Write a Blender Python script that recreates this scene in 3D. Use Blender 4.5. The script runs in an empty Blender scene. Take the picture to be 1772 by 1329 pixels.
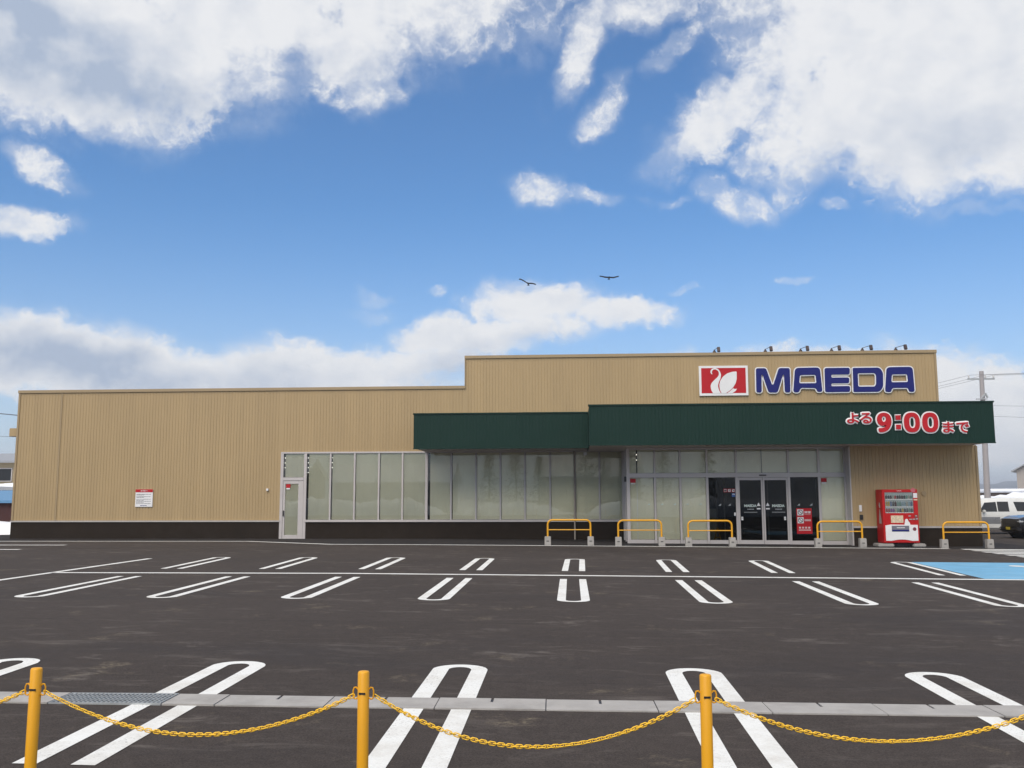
import bpy, bmesh, math, random
from mathutils import Vector, Matrix
random.seed(7)
C = bpy.context.scene.collection
R = math.radians
PI = math.pi

# ------------------------------------------------------------------ camera
cam_d = bpy.data.cameras.new('camera'); cam = bpy.data.objects.new('camera', cam_d); C.objects.link(cam)
rot = Matrix(((0.99782, 0.0107234, 0.0651172), (0.0659398, -0.1219358, -0.9903452), (-0.0026797, 0.9924801, -0.1223771)))
cam.matrix_world = Matrix.Translation((0, 0, 1.7)) @ rot.to_4x4()
cam_d.sensor_fit = 'HORIZONTAL'; cam_d.sensor_width = 36.0; cam_d.lens = 32.5
cam_d.clip_start = 0.05; cam_d.clip_end = 20000
sc = bpy.context.scene; sc.camera = cam

# ------------------------------------------------------------------ sky, sun, exposure
SKY = 0.1                      # strength of the sky background
SUN_E, SUN_AZ = 50.0, 200.0    # elevation; compass angle from +Y (behind the camera, a little left)
sc.view_settings.view_transform = 'Standard'; sc.view_settings.look = 'None'
sc.view_settings.exposure = 0.0; sc.view_settings.gamma = 1.0; sc.view_settings.use_curve_mapping = False
sun_d = bpy.data.lights.new('sun', 'SUN'); sun_d.energy = 3.3; sun_d.angle = R(55); sun_d.color = (1.0, 0.90, 0.76)
sun = bpy.data.objects.new('sun', sun_d); C.objects.link(sun)
sdir = Vector((math.sin(R(SUN_AZ)) * math.cos(R(SUN_E)), math.cos(R(SUN_AZ)) * math.cos(R(SUN_E)), math.sin(R(SUN_E))))
sun.rotation_euler = (-sdir).to_track_quat('-Z', 'Y').to_euler()
sun.location = (-30, -60, 60)

# clouds in view: azimuth, elevation, two radii, tilt (degrees), weight
CLOUDS = [(-30.56,25.34,13.46,5.52,0,1.2),(-19.86,29.24,13.46,4.83,0,1.2),(-13.84,26.92,4.49,3.62,0,1),(-7.34,29.54,5.52,2.76,15,0.9),(-12.87,24.6,2.76,2.07,30,0.7),(-20.71,24.1,3.62,1.73,0,0.8),(-29.43,21.66,6.21,1.79,0,0.9),(-27.81,20.46,2.76,0.97,0,0.6),(-25.18,32.18,27.6,7.59,0,1.2),(-31.63,18.24,2.76,1.04,-25,0.52),(-32.45,14.94,3.28,1.04,5,0.75),(0.97,27.01,4.66,1.45,56,0.72),(4.75,28.99,5.52,1.73,10,0.75),(6.9,26.73,2.76,1.04,38,0.48),(2.22,23.48,2.69,1.17,40,0.55),(-1.84,28.64,2.59,1.55,-40,0.5),(21.67,22.64,11.39,6.21,-12,1.3),(16.4,26.52,6.56,3.8,20,1.0),(9.84,22.76,5.87,2.07,32,0.95),(14.07,20.08,3.97,2.93,0,0.8),(22.33,18.38,6.56,2.42,-8,0.9),(26.3,24.68,8.28,7.94,0,1.2),(7.47,21.48,3.11,1.38,0,0.5),(24.91,29.75,17.25,6.9,0,1.2),(-2.1,18.76,2.59,1.17,-20,0.46),(1.03,18.22,2.42,0.69,-5,0.46),(10.37,17.87,2.93,1.31,-25,0.5),(16.31,16.74,0.97,0.62,0,0.5),(24.52,15.57,3.11,0.48,0,0.4),(5.94,18.05,2.07,0.48,0,0.38),(-31.89,7.75,9.14,2.48,-6,1.3),(-24.03,6.8,11.04,2.55,-12,1.2),(-16.07,7.41,10.35,2.24,0,1.1),(-16.79,8.61,3.8,1.24,-10,0.6),(-8.32,10.03,3.28,1.45,10,1.1),(-9.74,8.24,5.52,1.38,8,1.0),(-2.14,12.0,4.83,1.79,0,1.1),(2.21,11.58,4.83,1.17,-3,1.0),(-3.97,10.23,6.9,1.38,6,0.9),(-12.48,12.25,1.38,0.62,0,0.42),(-12.64,11.37,2.07,0.62,0,0.36),(-8.45,13.05,0.9,0.41,0,0.42),(13.43,12.91,1.38,0.35,0,0.33),(7.23,12.92,1.38,0.35,0,0.33),(20.15,6.52,4.14,2.93,0,1.1),(23.55,4.41,6.9,3.45,-10,1.1),(16.8,7.76,4.49,1.1,0,0.75),(9.54,8.43,5.18,0.97,0,0.55),(-41.03,6.4,8.97,2.76,0,1),(33.86,8.47,7.59,2.76,0,0.9)]
GREYS = [(-30.74,23.24,11.04,2.24,-5,1.3),(-33.26,25.51,10.35,2.07,-12,1.2),(-26.76,24.67,5.87,1.73,-10,0.6),(-14.35,25.31,3.8,1.73,0,0.35),(-27.47,7.31,9.32,1.79,-8,1.2),(-31.29,7.09,10.35,1.9,0,0.8),(-20.12,6.95,8.62,1.38,0,0.5),(24.19,19.47,7.94,2.07,-10,0.45),(17.98,18.82,6.9,1.55,0,0.3),(-7.23,7.9,3.8,1.55,20,0.7),(-3.25,9.69,6.9,0.86,0,0.35),(23.12,1.88,6.9,2.76,0,0.4),(-32.27,4.51,6.9,1.73,0,0.5)]


class NT:
    """small helper around a node tree"""
    def __init__(s, t): s.t = t
    def n(s, typ, **kw):
        o = s.t.nodes.new(typ)
        for k, v in kw.items(): setattr(o, k, v)
        return o
    def set(s, sock, v):
        if hasattr(v, 'is_output') or isinstance(v, bpy.types.NodeSocket): s.t.links.new(v, sock)
        elif v is not None: sock.default_value = v
    def math(s, op, a, b=None, c=None, clamp=False):
        o = s.n('ShaderNodeMath', operation=op); o.use_clamp = clamp
        for i, v in enumerate((a, b, c)): s.set(o.inputs[i], v)
        return o.outputs[0]
    def vmath(s, op, a, b=None, sc=None):
        o = s.n('ShaderNodeVectorMath', operation=op)
        s.set(o.inputs[0], a)
        if b is not None: s.set(o.inputs[1], b)
        if sc is not None: s.set(o.inputs['Scale'], sc)
        return o.outputs['Value'] if op in ('LENGTH', 'DOT_PRODUCT') else o.outputs[0]
    def noise(s, vec, scale, detail=4, rough=0.55, lac=2.0, dist=0.0, dim='3D', col=False):
        o = s.n('ShaderNodeTexNoise', noise_dimensions=dim)
        s.set(o.inputs['Vector'], vec); s.set(o.inputs['Scale'], scale); s.set(o.inputs['Detail'], detail)
        s.set(o.inputs['Roughness'], rough); s.set(o.inputs['Lacunarity'], lac); s.set(o.inputs['Distortion'], dist)
        return o.outputs['Color' if col else 'Fac']
    def mapr(s, v, a, b, c=0.0, d=1.0, smooth=False):
        o = s.n('ShaderNodeMapRange'); o.interpolation_type = 'SMOOTHSTEP' if smooth else 'LINEAR'
        for i, x in enumerate((v, a, b, c, d)): s.set(o.inputs[i], x)
        return o.outputs[0]
    def mix(s, fac, a, b, mode='MIX'):
        o = s.n('ShaderNodeMix', data_type='RGBA', blend_type=mode)
        s.set(o.inputs[0], fac); s.set(o.inputs[6], a); s.set(o.inputs[7], b)
        return o.outputs[2]
    def mapping(s, v, loc=(0, 0, 0), rot=(0, 0, 0), scale=(1, 1, 1), typ='POINT'):
        o = s.n('ShaderNodeMapping', vector_type=typ); s.set(o.inputs[0], v)
        o.inputs['Location'].default_value = loc; o.inputs['Rotation'].default_value = rot; o.inputs['Scale'].default_value = scale
        return o.outputs[0]

def blob_group(name, blobs, core=0.35):
    g = bpy.data.node_groups.new(name, 'ShaderNodeTree')
    g.interface.new_socket('P', in_out='INPUT', socket_type='NodeSocketVector')
    g.interface.new_socket('D', in_out='OUTPUT', socket_type='NodeSocketFloat')
    t = NT(g); gi = t.n('NodeGroupInput'); go = t.n('NodeGroupOutput')
    acc = None
    for (x, y, a, b, ang, w) in blobs:
        q = t.mapping(gi.outputs[0], (x, y, 0), (0, 0, R(ang)), (a, b, 1), 'TEXTURE')
        v = t.mapr(t.vmath('LENGTH', q), core, 1.35, w, 0.0, True)
        acc = v if acc is None else t.math('MAXIMUM', acc, v)
        
    g.links.new(acc, go.inputs[0])
    return g

def make_world():
    w = bpy.data.worlds.new('World'); sc.world = w; w.use_nodes = True
    nt = w.node_tree; nt.nodes.clear(); t = NT(nt)
    out = t.n('ShaderNodeOutputWorld'); bg = t.n('ShaderNodeBackground'); bg.inputs['Strength'].default_value = SKY
    nt.links.new(bg.outputs[0], out.inputs[0])
    sky = t.n('ShaderNodeTexSky', sky_type='NISHITA'); sky.sun_disc = False
    sky.sun_elevation = R(SUN_E); sky.sun_rotation = R(SUN_AZ); sky.air_density = 1.0; sky.dust_density = 0.6; sky.ozone_density = 2.5
    d = t.n('ShaderNodeTexCoord').outputs['Generated']
    sep = t.n('ShaderNodeSeparateXYZ'); nt.links.new(d, sep.inputs[0])
    az = t.math('MULTIPLY', t.math('ARCTAN2', sep.outputs[0], sep.outputs[1]), 180 / PI)
    el = t.math('MULTIPLY', t.math('ARCSINE', sep.outputs[2]), 180 / PI)
    cx = t.n('ShaderNodeCombineXYZ'); nt.links.new(az, cx.inputs[0]); nt.links.new(el, cx.inputs[1]); p = cx.outputs[0]
    # clear sky colour: richer blue overhead, milky towards the horizon
    blue = t.mix(1.0, sky.outputs[0], SKYTINT, 'MULTIPLY')
    hz = t.mapr(el, 19.0, 0.0, 0.0, 1.0)
    hz = t.math('POWER', hz, 2.0)
    base = t.mix(t.math('MULTIPLY', hz, 0.88), blue, (6.6, 6.9, 8.0, 1))
    # warped coordinates
    wcol = t.noise(p, 0.22, 3, 0.6, col=True)
    wv = t.vmath('SCALE', t.vmath('SUBTRACT', wcol, (0.5, 0.5, 0.5)), sc=2.6)
    pw = t.vmath('ADD', p, wv)
    wcol2 = t.noise(p, 0.9, 4, 0.6, col=True)
    pw = t.vmath('ADD', pw, t.vmath('SCALE', t.vmath('SUBTRACT', wcol2, (0.5, 0.5, 0.5)), sc=1.0))
    GD = blob_group('cloud_density', CLOUDS); GG = blob_group('cloud_grey', GREYS, 0.0)
    gd = t.n('ShaderNodeGroup'); gd.node_tree = GD; nt.links.new(pw, gd.inputs[0])
    gg = t.n('ShaderNodeGroup'); gg.node_tree = GG; nt.links.new(pw, gg.inputs[0])
    # clouds go on all round and overhead, outside the part of the sky that the picture shows
    off = t.math('MAXIMUM', t.mapr(t.math('ABSOLUTE', t.math('ADD', az, 3.8)), 36, 46), t.mapr(el, 31, 38))
    gen = t.mapr(t.noise(d, 2.3, 3, 0.55), 0.40, 0.60, 0.0, 1.1)
    dens = t.math('MAXIMUM', gd.outputs[0], t.math('MULTIPLY', gen, off))
    ps = t.mapping(p, scale=(0.75, 1.0, 1.0))
    n1 = t.noise(ps, 0.36, 10, 0.54)
    n2 = t.noise(t.vmath('ADD', ps, (0.0, 1.4, 0.0)), 0.34, 5, 0.55)
    amp = t.math('MULTIPLY', t.mapr(dens, 0.0, 0.3, 0.0, 2.0), t.mapr(dens, 0.75, 1.15, 1.0, 0.5))
    dn = t.math('MULTIPLY_ADD', t.math('SUBTRACT', n1, 0.52), amp, dens)
    n3 = t.noise(t.mapping(pw, scale=(0.8, 1.0, 1.0)), 1.5, 8, 0.62)      # ragged fringes and torn small clouds
    dn = t.math('MULTIPLY_ADD', t.math('SUBTRACT', n3, 0.53), t.math('MULTIPLY', t.mapr(dens, 0.05, 0.3), t.mapr(dens, 0.5, 1.1, 1.5, 0.15)), dn)
    mask = t.mapr(dn, 0.22, 0.98, 0.0, 1.0, True)
    veil = t.math('MULTIPLY', t.mapr(t.math('MULTIPLY_ADD', t.math('SUBTRACT', n2, 0.5), t.mapr(dens, 0.0, 0.3, 0.0, 1.2), dens), 0.02, 0.75, 0.0, 1.0, True), 0.42)
    mask = t.math('SUBTRACT', 1.0, t.math('MULTIPLY', t.math('SUBTRACT', 1.0, mask), t.math('SUBTRACT', 1.0, veil)))
    # light and dark: tops facing up are bright, thick undersides are grey
    lit = t.math('MULTIPLY', t.math('SUBTRACT', n1, n2), 1.0)
    gn = t.math('MULTIPLY', gg.outputs[0], t.mapr(t.noise(ps, 0.22, 7, 0.6), 0.30, 0.66, 0.42, 1.15))
    thick = t.math('MULTIPLY', t.mapr(dn, 0.8, 1.7, 0.0, 0.16), 1.0)
    g = t.math('SUBTRACT', t.math('ADD', gn, thick), lit, clamp=True)
    cloud = t.mix(g, (8.6, 8.7, 8.9, 1), (4.3, 5.1, 6.5, 1))
    nt.links.new(t.mix(t.math('MULTIPLY', mask, 0.97), base, cloud), bg.inputs[0])
    w.cycles.sampling_method = 'MANUAL'; w.cycles.sample_map_resolution = 512
SKYTINT = (0.78, 1.17, 1.48, 1)
make_world()

# ------------------------------------------------------------------ mesh helpers
class MB:
    def __init__(s): s.v = []; s.f = []; s.mi = []; s.m = 0
    def add(s, vs, fs):
        o = len(s.v); s.v += [tuple(v) for v in vs]
        for f in fs: s.f.append(tuple(i + o for i in f)); s.mi.append(s.m)
        return s
    def box(s, x0, x1, y0, y1, z0, z1, M=None):
        vs = [(x, y, z) for z in (z0, z1) for y in (y0, y1) for x in (x0, x1)]
        if M is not None: vs = [M @ Vector(v) for v in vs]
        return s.add(vs, [(0, 2, 3, 1), (4, 5, 7, 6), (0, 1, 5, 4), (2, 6, 7, 3), (0, 4, 6, 2), (1, 3, 7, 5)])
    def quad(s, a, b, c, d): return s.add([a, b, c, d], [(0, 1, 2, 3)])
    def tube(s, pts, r, n=8, closed=False, caps=True, r2=None, a0=0.0):
        pts = [Vector(p) for p in pts]; N = len(pts); rings = []
        up = None
        for i, p in enumerate(pts):
            a = pts[(i - 1) % N] if (closed or i > 0) else p; b = pts[(i + 1) % N] if (closed or i < N - 1) else p
            d = (b - a).normalized()
            if up is None: up = Vector((0, 0, 1)) if abs(d.z) < 0.9 else Vector((1, 0, 0))
            u = (up - d * up.dot(d)); u = u.normalized() if u.length > 1e-6 else d.orthogonal().normalized()
            w = d.cross(u); up = u
            rr = r if r2 is None else r + (r2 - r) * i / (N - 1)
            rings.append([p + (u * math.cos(a0 + 2 * PI * k / n) + w * math.sin(a0 + 2 * PI * k / n)) * rr for k in range(n)])
        vs = [v for q in rings for v in q]; fs = []
        for i in range(N if closed else N - 1):
            j = (i + 1) % N
            for k in range(n): fs.append((i * n + k, i * n + (k + 1) % n, j * n + (k + 1) % n, j * n + k))
        if caps and not closed: fs += [tuple(range(n))[::-1], tuple((N - 1) * n + k for k in range(n))]
        return s.add(vs, fs)
    def lathe(s, prof, n=16, M=None):
        vs = []; fs = []
        for (r, z) in prof:
            for k in range(n): vs.append(Vector((r * math.cos(2 * PI * k / n), r * math.sin(2 * PI * k / n), z)))
        for i in range(len(prof) - 1):
            for k in range(n): fs.append((i * n + k, i * n + (k + 1) % n, (i + 1) * n + (k + 1) % n, (i + 1) * n + k))
        fs += [tuple(range(n))[::-1], tuple((len(prof) - 1) * n + k for k in range(n))]
        if M is not None: vs = [M @ v for v in vs]
        return s.add(vs, fs)
    def prism(s, poly, y0, y1):      # polygon in x,z pushed along y
        n = len(poly)
        vs = [(x, y0, z) for x, z in poly] + [(x, y1, z) for x, z in poly]
        fs = [tuple(range(n)), tuple(range(2 * n - 1, n - 1, -1))] + [(i, i + n, (i + 1) % n + n, (i + 1) % n) for i in range(n)]
        return s.add(vs, fs)
    def mesh(s, name):
        m = bpy.data.meshes.new(name); m.from_pydata(s.v, [], s.f); m.validate(); 
        if len(set(s.mi)) > 1: m.polygons.foreach_set('material_index', s.mi[:len(m.polygons)])
        bm = bmesh.new(); bm.from_mesh(m); bmesh.ops.recalc_face_normals(bm, faces=bm.faces); bm.to_mesh(m); bm.free()
        return m
    def build(s, name, mat, parent=None, smooth=False, bevel=0.0, angle=40):
        m = s.mesh(name)
        for q in (mat if isinstance(mat, (list, tuple)) else [mat]): m.materials.append(q)
        if bevel:
            bm = bmesh.new(); bm.from_mesh(m)
            es = [e for e in bm.edges if len(e.link_faces) == 2 and e.calc_face_angle(0) > R(30)]
            bmesh.ops.bevel(bm, geom=es, offset=bevel, segments=2, affect='EDGES', clamp_overlap=True); bm.to_mesh(m); bm.free()
        if smooth or bevel:
            m.polygons.foreach_set('use_smooth', [True] * len(m.polygons)); m.set_sharp_from_angle(angle=R(angle))
        return link(name, m, parent)

def link(name, data, parent=None):
    o = bpy.data.objects.new(name, data); C.objects.link(o)
    if parent is not None: o.parent = parent; o.matrix_parent_inverse = Matrix.Identity(4)
    return o
def tag(o, label=None, cat=None, group=None, kind=None):
    if label: o['label'] = label
    if cat: o['category'] = cat
    if group: o['group'] = group
    if kind: o['kind'] = kind
    return o
def thing(name, label, cat, loc=(0, 0, 0), rz=0, group=None):
    o = link(name, None); o.location = loc; o.rotation_euler = (0, 0, rz); o.empty_display_size = 0.2
    return tag(o, label, cat, group)
def copy_tree(o, parent=None):
    c = o.copy(); C.objects.link(c)
    if parent is not None: c.parent = parent
    for ch in list(o.children): copy_tree(ch, c)
    return c
def box(name, dims, mat, parent, bevel=0.0): return MB().box(*dims).build(name, mat, parent, bevel=bevel)

def curve_mesh(name, polys, y, depth, offset=0.0, mat=None, parent=None, rnd=0.0):
    """closed polygons in x,z (outer and holes) filled, thickened along y towards -y; rnd rounds the corners"""
    cu = bpy.data.curves.new(name, 'CURVE'); cu.dimensions = '2D'; cu.fill_mode = 'BOTH'; cu.extrude = depth / 2; cu.offset = offset
    for poly in polys:
        pts = roundpoly(poly, rnd) if rnd else poly
        sp = cu.splines.new('POLY'); sp.points.add(len(pts) - 1); sp.use_cyclic_u = True
        for q, (a, b) in zip(sp.points, pts): q.co = (a, b, 0, 1)
    return finish_curve(name, cu, y, depth, mat, parent)
def finish_curve(name, cu, y, depth, mat, parent, move=(0, 0), scale=(1, 1)):
    tmp = bpy.data.objects.new('tmp', cu); C.objects.link(tmp)
    dg = bpy.context.evaluated_depsgraph_get(); dg.update()
    m = bpy.data.meshes.new_from_object(tmp.evaluated_get(dg)); m.name = name
    bpy.data.objects.remove(tmp); bpy.data.curves.remove(cu)
    for v in m.vertices: v.co = (move[0] + v.co.x * scale[0], y - v.co.z, move[1] + v.co.y * scale[1])
    m.materials.clear()
    if mat: m.materials.append(mat)
    return link(name, m, parent)
def text_mesh(name, s, y, depth, mat, parent, fit, offset=0.0, ref=None):
    """text from Blender's own font, fitted to the box fit = (x0, z0, x1, z1); ref = scale and shift of an earlier call"""
    cu = bpy.data.curves.new(name, 'FONT'); cu.body = s; cu.extrude = depth / 2; cu.offset = offset; cu.resolution_u = 3
    tmp = bpy.data.objects.new('tmp', cu); C.objects.link(tmp)
    dg = bpy.context.evaluated_depsgraph_get(); dg.update()
    m = bpy.data.meshes.new_from_object(tmp.evaluated_get(dg)); m.name = name
    bpy.data.objects.remove(tmp); bpy.data.curves.remove(cu)
    if ref is None:
        xs = [v.co.x for v in m.vertices]; ys = [v.co.y for v in m.vertices]
        sx = (fit[2] - fit[0]) / (max(xs) - min(xs)); sy = (fit[3] - fit[1]) / (max(ys) - min(ys))
        ref = (sx, sy, fit[0] - min(xs) * sx, fit[1] - min(ys) * sy)
    for v in m.vertices: v.co = (ref[2] + v.co.x * ref[0], y - v.co.z, ref[3] + v.co.y * ref[1])
    m.materials.clear(); m.materials.append(mat)
    return link(name, m, parent), ref
def roundpoly(poly, r, n=5):
    out = []; N = len(poly)
    for i in range(N):
        p = Vector(poly[i]); a = Vector(poly[i - 1]) - p; b = Vector(poly[(i + 1) % N]) - p
        k = min(r[i] if isinstance(r, (list, tuple)) else r, a.length * 0.45, b.length * 0.45); A = p + a.normalized() * k; B = p + b.normalized() * k
        for j in range(n + 1):
            u = j / n; out.append(tuple(A * (1 - u) ** 2 + p * 2 * u * (1 - u) + B * u * u))
    return out

# ------------------------------------------------------------------ materials
MATS = {}
def mat(name, col, rough=0.6, metal=0.0, var=0.08, vscale=3.0, bump=0.0, bscale=60.0, coat=0.0, spec=0.5, stretch=(1, 1, 1), dirt=0.0, dirtcol=(0.12, 0.10, 0.08), emit=0.0):
    if name in MATS: return MATS[name]
    m = bpy.data.materials.new(name); m.use_nodes = True; t = NT(m.node_tree); b = m.node_tree.nodes['Principled BSDF']
    geo = t.n('ShaderNodeNewGeometry').outputs['Position']; pos = t.mapping(geo, scale=stretch)
    n = t.noise(pos, vscale, 5, 0.6)
    k = t.mapr(n, 0.25, 0.75, 1 - var, 1 + var)
    c = t.vmath('SCALE', col[:3], sc=k)
    if dirt:
        dn = t.mapr(t.noise(t.mapping(geo, (5, 3, 1), scale=stretch), vscale * 0.7, 6, 0.7), 0.5, 0.75, 0.0, dirt)
        c = t.mix(dn, c, (*dirtcol, 1))
    t.set(b.inputs['Base Color'], c); b.inputs['Roughness'].default_value = rough; b.inputs['Metallic'].default_value = metal
    b.inputs['Coat Weight'].default_value = coat; b.inputs['Specular IOR Level'].default_value = spec
    if rough > 0.15: t.set(b.inputs['Roughness'], t.mapr(n, 0.2, 0.8, max(0.05, rough - 0.08), min(1, rough + 0.08)))
    if bump:
        bn = t.n('ShaderNodeBump'); bn.inputs['Strength'].default_value = bump; bn.inputs['Distance'].default_value = 0.01
        t.set(bn.inputs['Height'], t.noise(geo, bscale, 4, 0.6)); t.set(b.inputs['Normal'], bn.outputs[0])
    if emit:
        b.inputs['Emission Color'].default_value = (*col[:3], 1); b.inputs['Emission Strength'].default_value = emit
    MATS[name] = m; return m

def asphalt(name, c0, c1, streak=1.0):
    m = bpy.data.materials.new(name); m.use_nodes = True; t = NT(m.node_tree); b = m.node_tree.nodes['Principled BSDF']
    pos = t.n('ShaderNodeNewGeometry').outputs['Position']
    big = t.mapr(t.noise(pos, 0.18, 6, 0.65), 0.3, 0.7)
    c = t.mix(big, (*c0, 1), (*c1, 1))
    # the aggregate: pale and dark grains
    sp = t.mapr(t.noise(pos, 75, 4, 0.8), 0.32, 0.70, 0.48, 1.58)
    c = t.vmath('SCALE', c, sc=sp)
    mid = t.mapr(t.noise(pos, 7, 5, 0.7), 0.3, 0.7, 0.86, 1.14)
    c = t.vmath('SCALE', c, sc=mid)
    # dusty scuffs left by snow clearing, and sandy spills
    ps = t.mapping(pos, rot=(0, 0, R(8)), scale=(0.45, 1.25, 1))
    area = t.mapr(t.noise(pos, 0.35, 3, 0.6), 0.40, 0.60, 0.12, 1.0)
    s1 = t.mapr(t.noise(ps, 2.2, 9, 0.74, dist=0.7), 0.54, 0.70)
    s1 = t.math('MULTIPLY', s1, t.math('MULTIPLY', area, 0.62 * streak))
    c = t.mix(s1, c, (0.21, 0.185, 0.165, 1))
    sand = t.math('MULTIPLY', t.mapr(t.noise(pos, 0.9, 9, 0.72), 0.59, 0.68), t.mapr(t.noise(pos, 22, 4, 0.7), 0.40, 0.6))
    c = t.mix(t.math('MULTIPLY', sand, 0.5 * streak), c, (0.27, 0.225, 0.155, 1))
    # darker, damp stretches and faint tyre lines
    damp = t.math('MULTIPLY', t.mapr(t.noise(t.mapping(pos, (9, 4, 0), scale=(0.22, 0.6, 1)), 0.55, 5, 0.6), 0.52, 0.66), 0.34)
    c = t.mix(damp, c, (c0[0] * 0.55, c0[1] * 0.55, c0[2] * 0.58, 1))
    ty = t.mapr(t.noise(t.mapping(pos, (0, 0, 0), (0, 0, R(-3)), (0.05, 3.2, 1)), 1.6, 3, 0.5), 0.60, 0.72, 0.0, 0.22)
    c = t.mix(ty, c, (0.030, 0.028, 0.028, 1))
    # joints between paver passes: thin wavering dark lines along x
    sx = t.n('ShaderNodeSeparateXYZ'); t.set(sx.inputs[0], t.vmath('ADD', pos, t.vmath('SCALE', t.vmath('SUBTRACT', t.noise(pos, 0.6, 4, 0.6, col=True), (0.5, 0.5, 0.5)), sc=0.10)))
    ym = t.math('ABSOLUTE', t.math('SUBTRACT', t.math('FRACT', t.math('MULTIPLY_ADD', sx.outputs[1], 1 / 4.1, 0.3)), 0.5))
    seam = t.math('MULTIPLY', t.mapr(ym, 0.0, 0.009, 1.0, 0.0), t.mapr(t.noise(pos, 0.5, 4, 0.6), 0.42, 0.6, 0.0, 0.55))
    c = t.mix(seam, c, (0.016, 0.014, 0.014, 1))
    # oil drips
    oil = t.math('MULTIPLY', t.mapr(t.noise(pos, 1.9, 3, 0.5), 0.70, 0.76), 0.45)
    c = t.mix(oil, c, (0.020, 0.018, 0.018, 1))
    t.set(b.inputs['Base Color'], c); b.inputs['Specular IOR Level'].default_value = 0.2
    t.set(b.inputs['Roughness'], t.mapr(damp, 0, 0.34, 0.95, 0.8))
    bn = t.n('ShaderNodeBump'); bn.inputs['Strength'].default_value = 0.55; bn.inputs['Distance'].default_value = 0.006
    t.set(bn.inputs['Height'], t.noise(pos, 130, 3, 0.7)); t.set(b.inputs['Normal'], bn.outputs[0])
    return m

def paint_mat():
    m = bpy.data.materials.new('road_paint'); m.use_nodes = True; t = NT(m.node_tree); b = m.node_tree.nodes['Principled BSDF']
    pos = t.n('ShaderNodeNewGeometry').outputs['Position']
    c = t.mix(t.mapr(t.noise(pos, 1.7, 7, 0.7), 0.46, 0.68, 0.0, 0.6), (0.74, 0.745, 0.725, 1), (0.52, 0.49, 0.44, 1))
    c = t.vmath('SCALE', c, sc=t.mapr(t.noise(pos, 60, 3, 0.7), 0.3, 0.7, 0.92, 1.06))
    worn = t.math('MULTIPLY', t.mapr(t.noise(pos, 42, 5, 0.8), 0.555, 0.67), t.mapr(t.noise(pos, 1.1, 4, 0.6), 0.40, 0.60, 0.10, 0.85))
    c = t.mix(worn, c, (0.10, 0.09, 0.085, 1))
    t.set(b.inputs['Base Color'], c); b.inputs['Roughness'].default_value = 0.7; b.inputs['Specular IOR Level'].default_value = 0.3
    return m

def glass_mat(name, tint, mixk=1.0, rough=0.0):
    m = bpy.data.materials.new(name); m.use_nodes = True; nt = m.node_tree; nt.nodes.clear(); t = NT(nt)
    out = t.n('ShaderNodeOutputMaterial'); tr = t.n('ShaderNodeBsdfTransparent'); tr.inputs[0].default_value = (*tint, 1)
    gl = t.n('ShaderNodeBsdfGlossy'); gl.inputs['Roughness'].default_value = rough; gl.inputs[0].default_value = (0.95, 0.97, 1, 1)
    pos = t.n('ShaderNodeNewGeometry').outputs['Position']
    bn = t.n('ShaderNodeBump'); bn.inputs['Strength'].default_value = 0.08; bn.inputs['Distance'].default_value = 0.02
    t.set(bn.inputs['Height'], t.noise(pos, 0.55, 1, 0.4)); t.set(gl.inputs['Normal'], bn.outputs[0])
    fr = t.n('ShaderNodeFresnel'); fr.inputs['IOR'].default_value = 1.49
    mx = t.n('ShaderNodeMixShader'); t.set(mx.inputs[0], t.math('MULTIPLY', fr.outputs[0], mixk, clamp=True))
    nt.links.new(tr.outputs[0], mx.inputs[1]); nt.links.new(gl.outputs[0], mx.inputs[2]); nt.links.new(mx.outputs[0], out.inputs[0])
    return m

M_ASPH = asphalt('asphalt', (0.045, 0.037, 0.0335), (0.059, 0.0485, 0.0435))
M_WALK = asphalt('new_asphalt', (0.022, 0.0195, 0.0205), (0.030, 0.027, 0.027), 0.5)
M_PAINT = paint_mat()
M_BEIGE = mat('beige_siding', (0.385, 0.277, 0.144), 0.5, 0, 0.07, 0.8, stretch=(2.5, 2.5, 0.25), dirt=0.16, dirtcol=(0.22, 0.17, 0.10))
M_TRIM = mat('beige_trim', (0.33, 0.245, 0.14), 0.45, 0, 0.04, 1.0)
M_WALL = mat('wall_core', (0.35, 0.27, 0.17), 0.8)
M_GREEN = mat('green_metal', (0.0040, 0.0255, 0.0185), 0.5, 0, 0.06, 0.7, spec=.25, stretch=(2, 2, .4))
M_SOFFIT = mat('soffit', (0.46, 0.41, 0.37), 0.7, 0, 0.05, 1.5)
M_PLINTH = mat('dark_plinth', (0.024, 0.018, 0.014), 0.85, 0, 0.18, 1.4, 0.25, 25, spec=.15, dirt=0.25, dirtcol=(0.05, 0.04, 0.034))
M_ALU = mat('aluminium', (0.50, 0.465, 0.455), 0.42, 0.1, 0.05, 2.0)
M_FLASH = mat('flashing', (0.45, 0.42, 0.40), 0.5, 0.2, 0.05)
M_BLIND = mat('window_blind', (0.74, 0.71, 0.58), 0.85, 0, 0.07, 0.9, stretch=(1, 1, .5))
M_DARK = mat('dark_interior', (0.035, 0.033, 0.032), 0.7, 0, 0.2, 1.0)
M_FLOOR = mat('interior_floor', (0.16, 0.15, 0.14), 0.4, 0, 0.1)
M_GLASS = glass_mat('window_glass', (0.95, 0.955, 0.925))
M_CLEAR = glass_mat('door_glass', (0.50, 0.52, 0.52), 0.5)
M_RED = mat('red_plastic', (0.44, 0.010, 0.012), 0.45, 0, 0.05, spec=.3)
M_SIGNRED = mat('sign_red', (0.44, 0.014, 0.022), 0.5, 0, 0.04, spec=.25)
M_NAVY = mat('sign_navy', (0.012, 0.017, 0.145), 0.5, 0, 0.05, spec=.25)
M_WHITE = mat('white_plastic', (0.74, 0.74, 0.75), 0.45, 0, 0.04)
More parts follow.
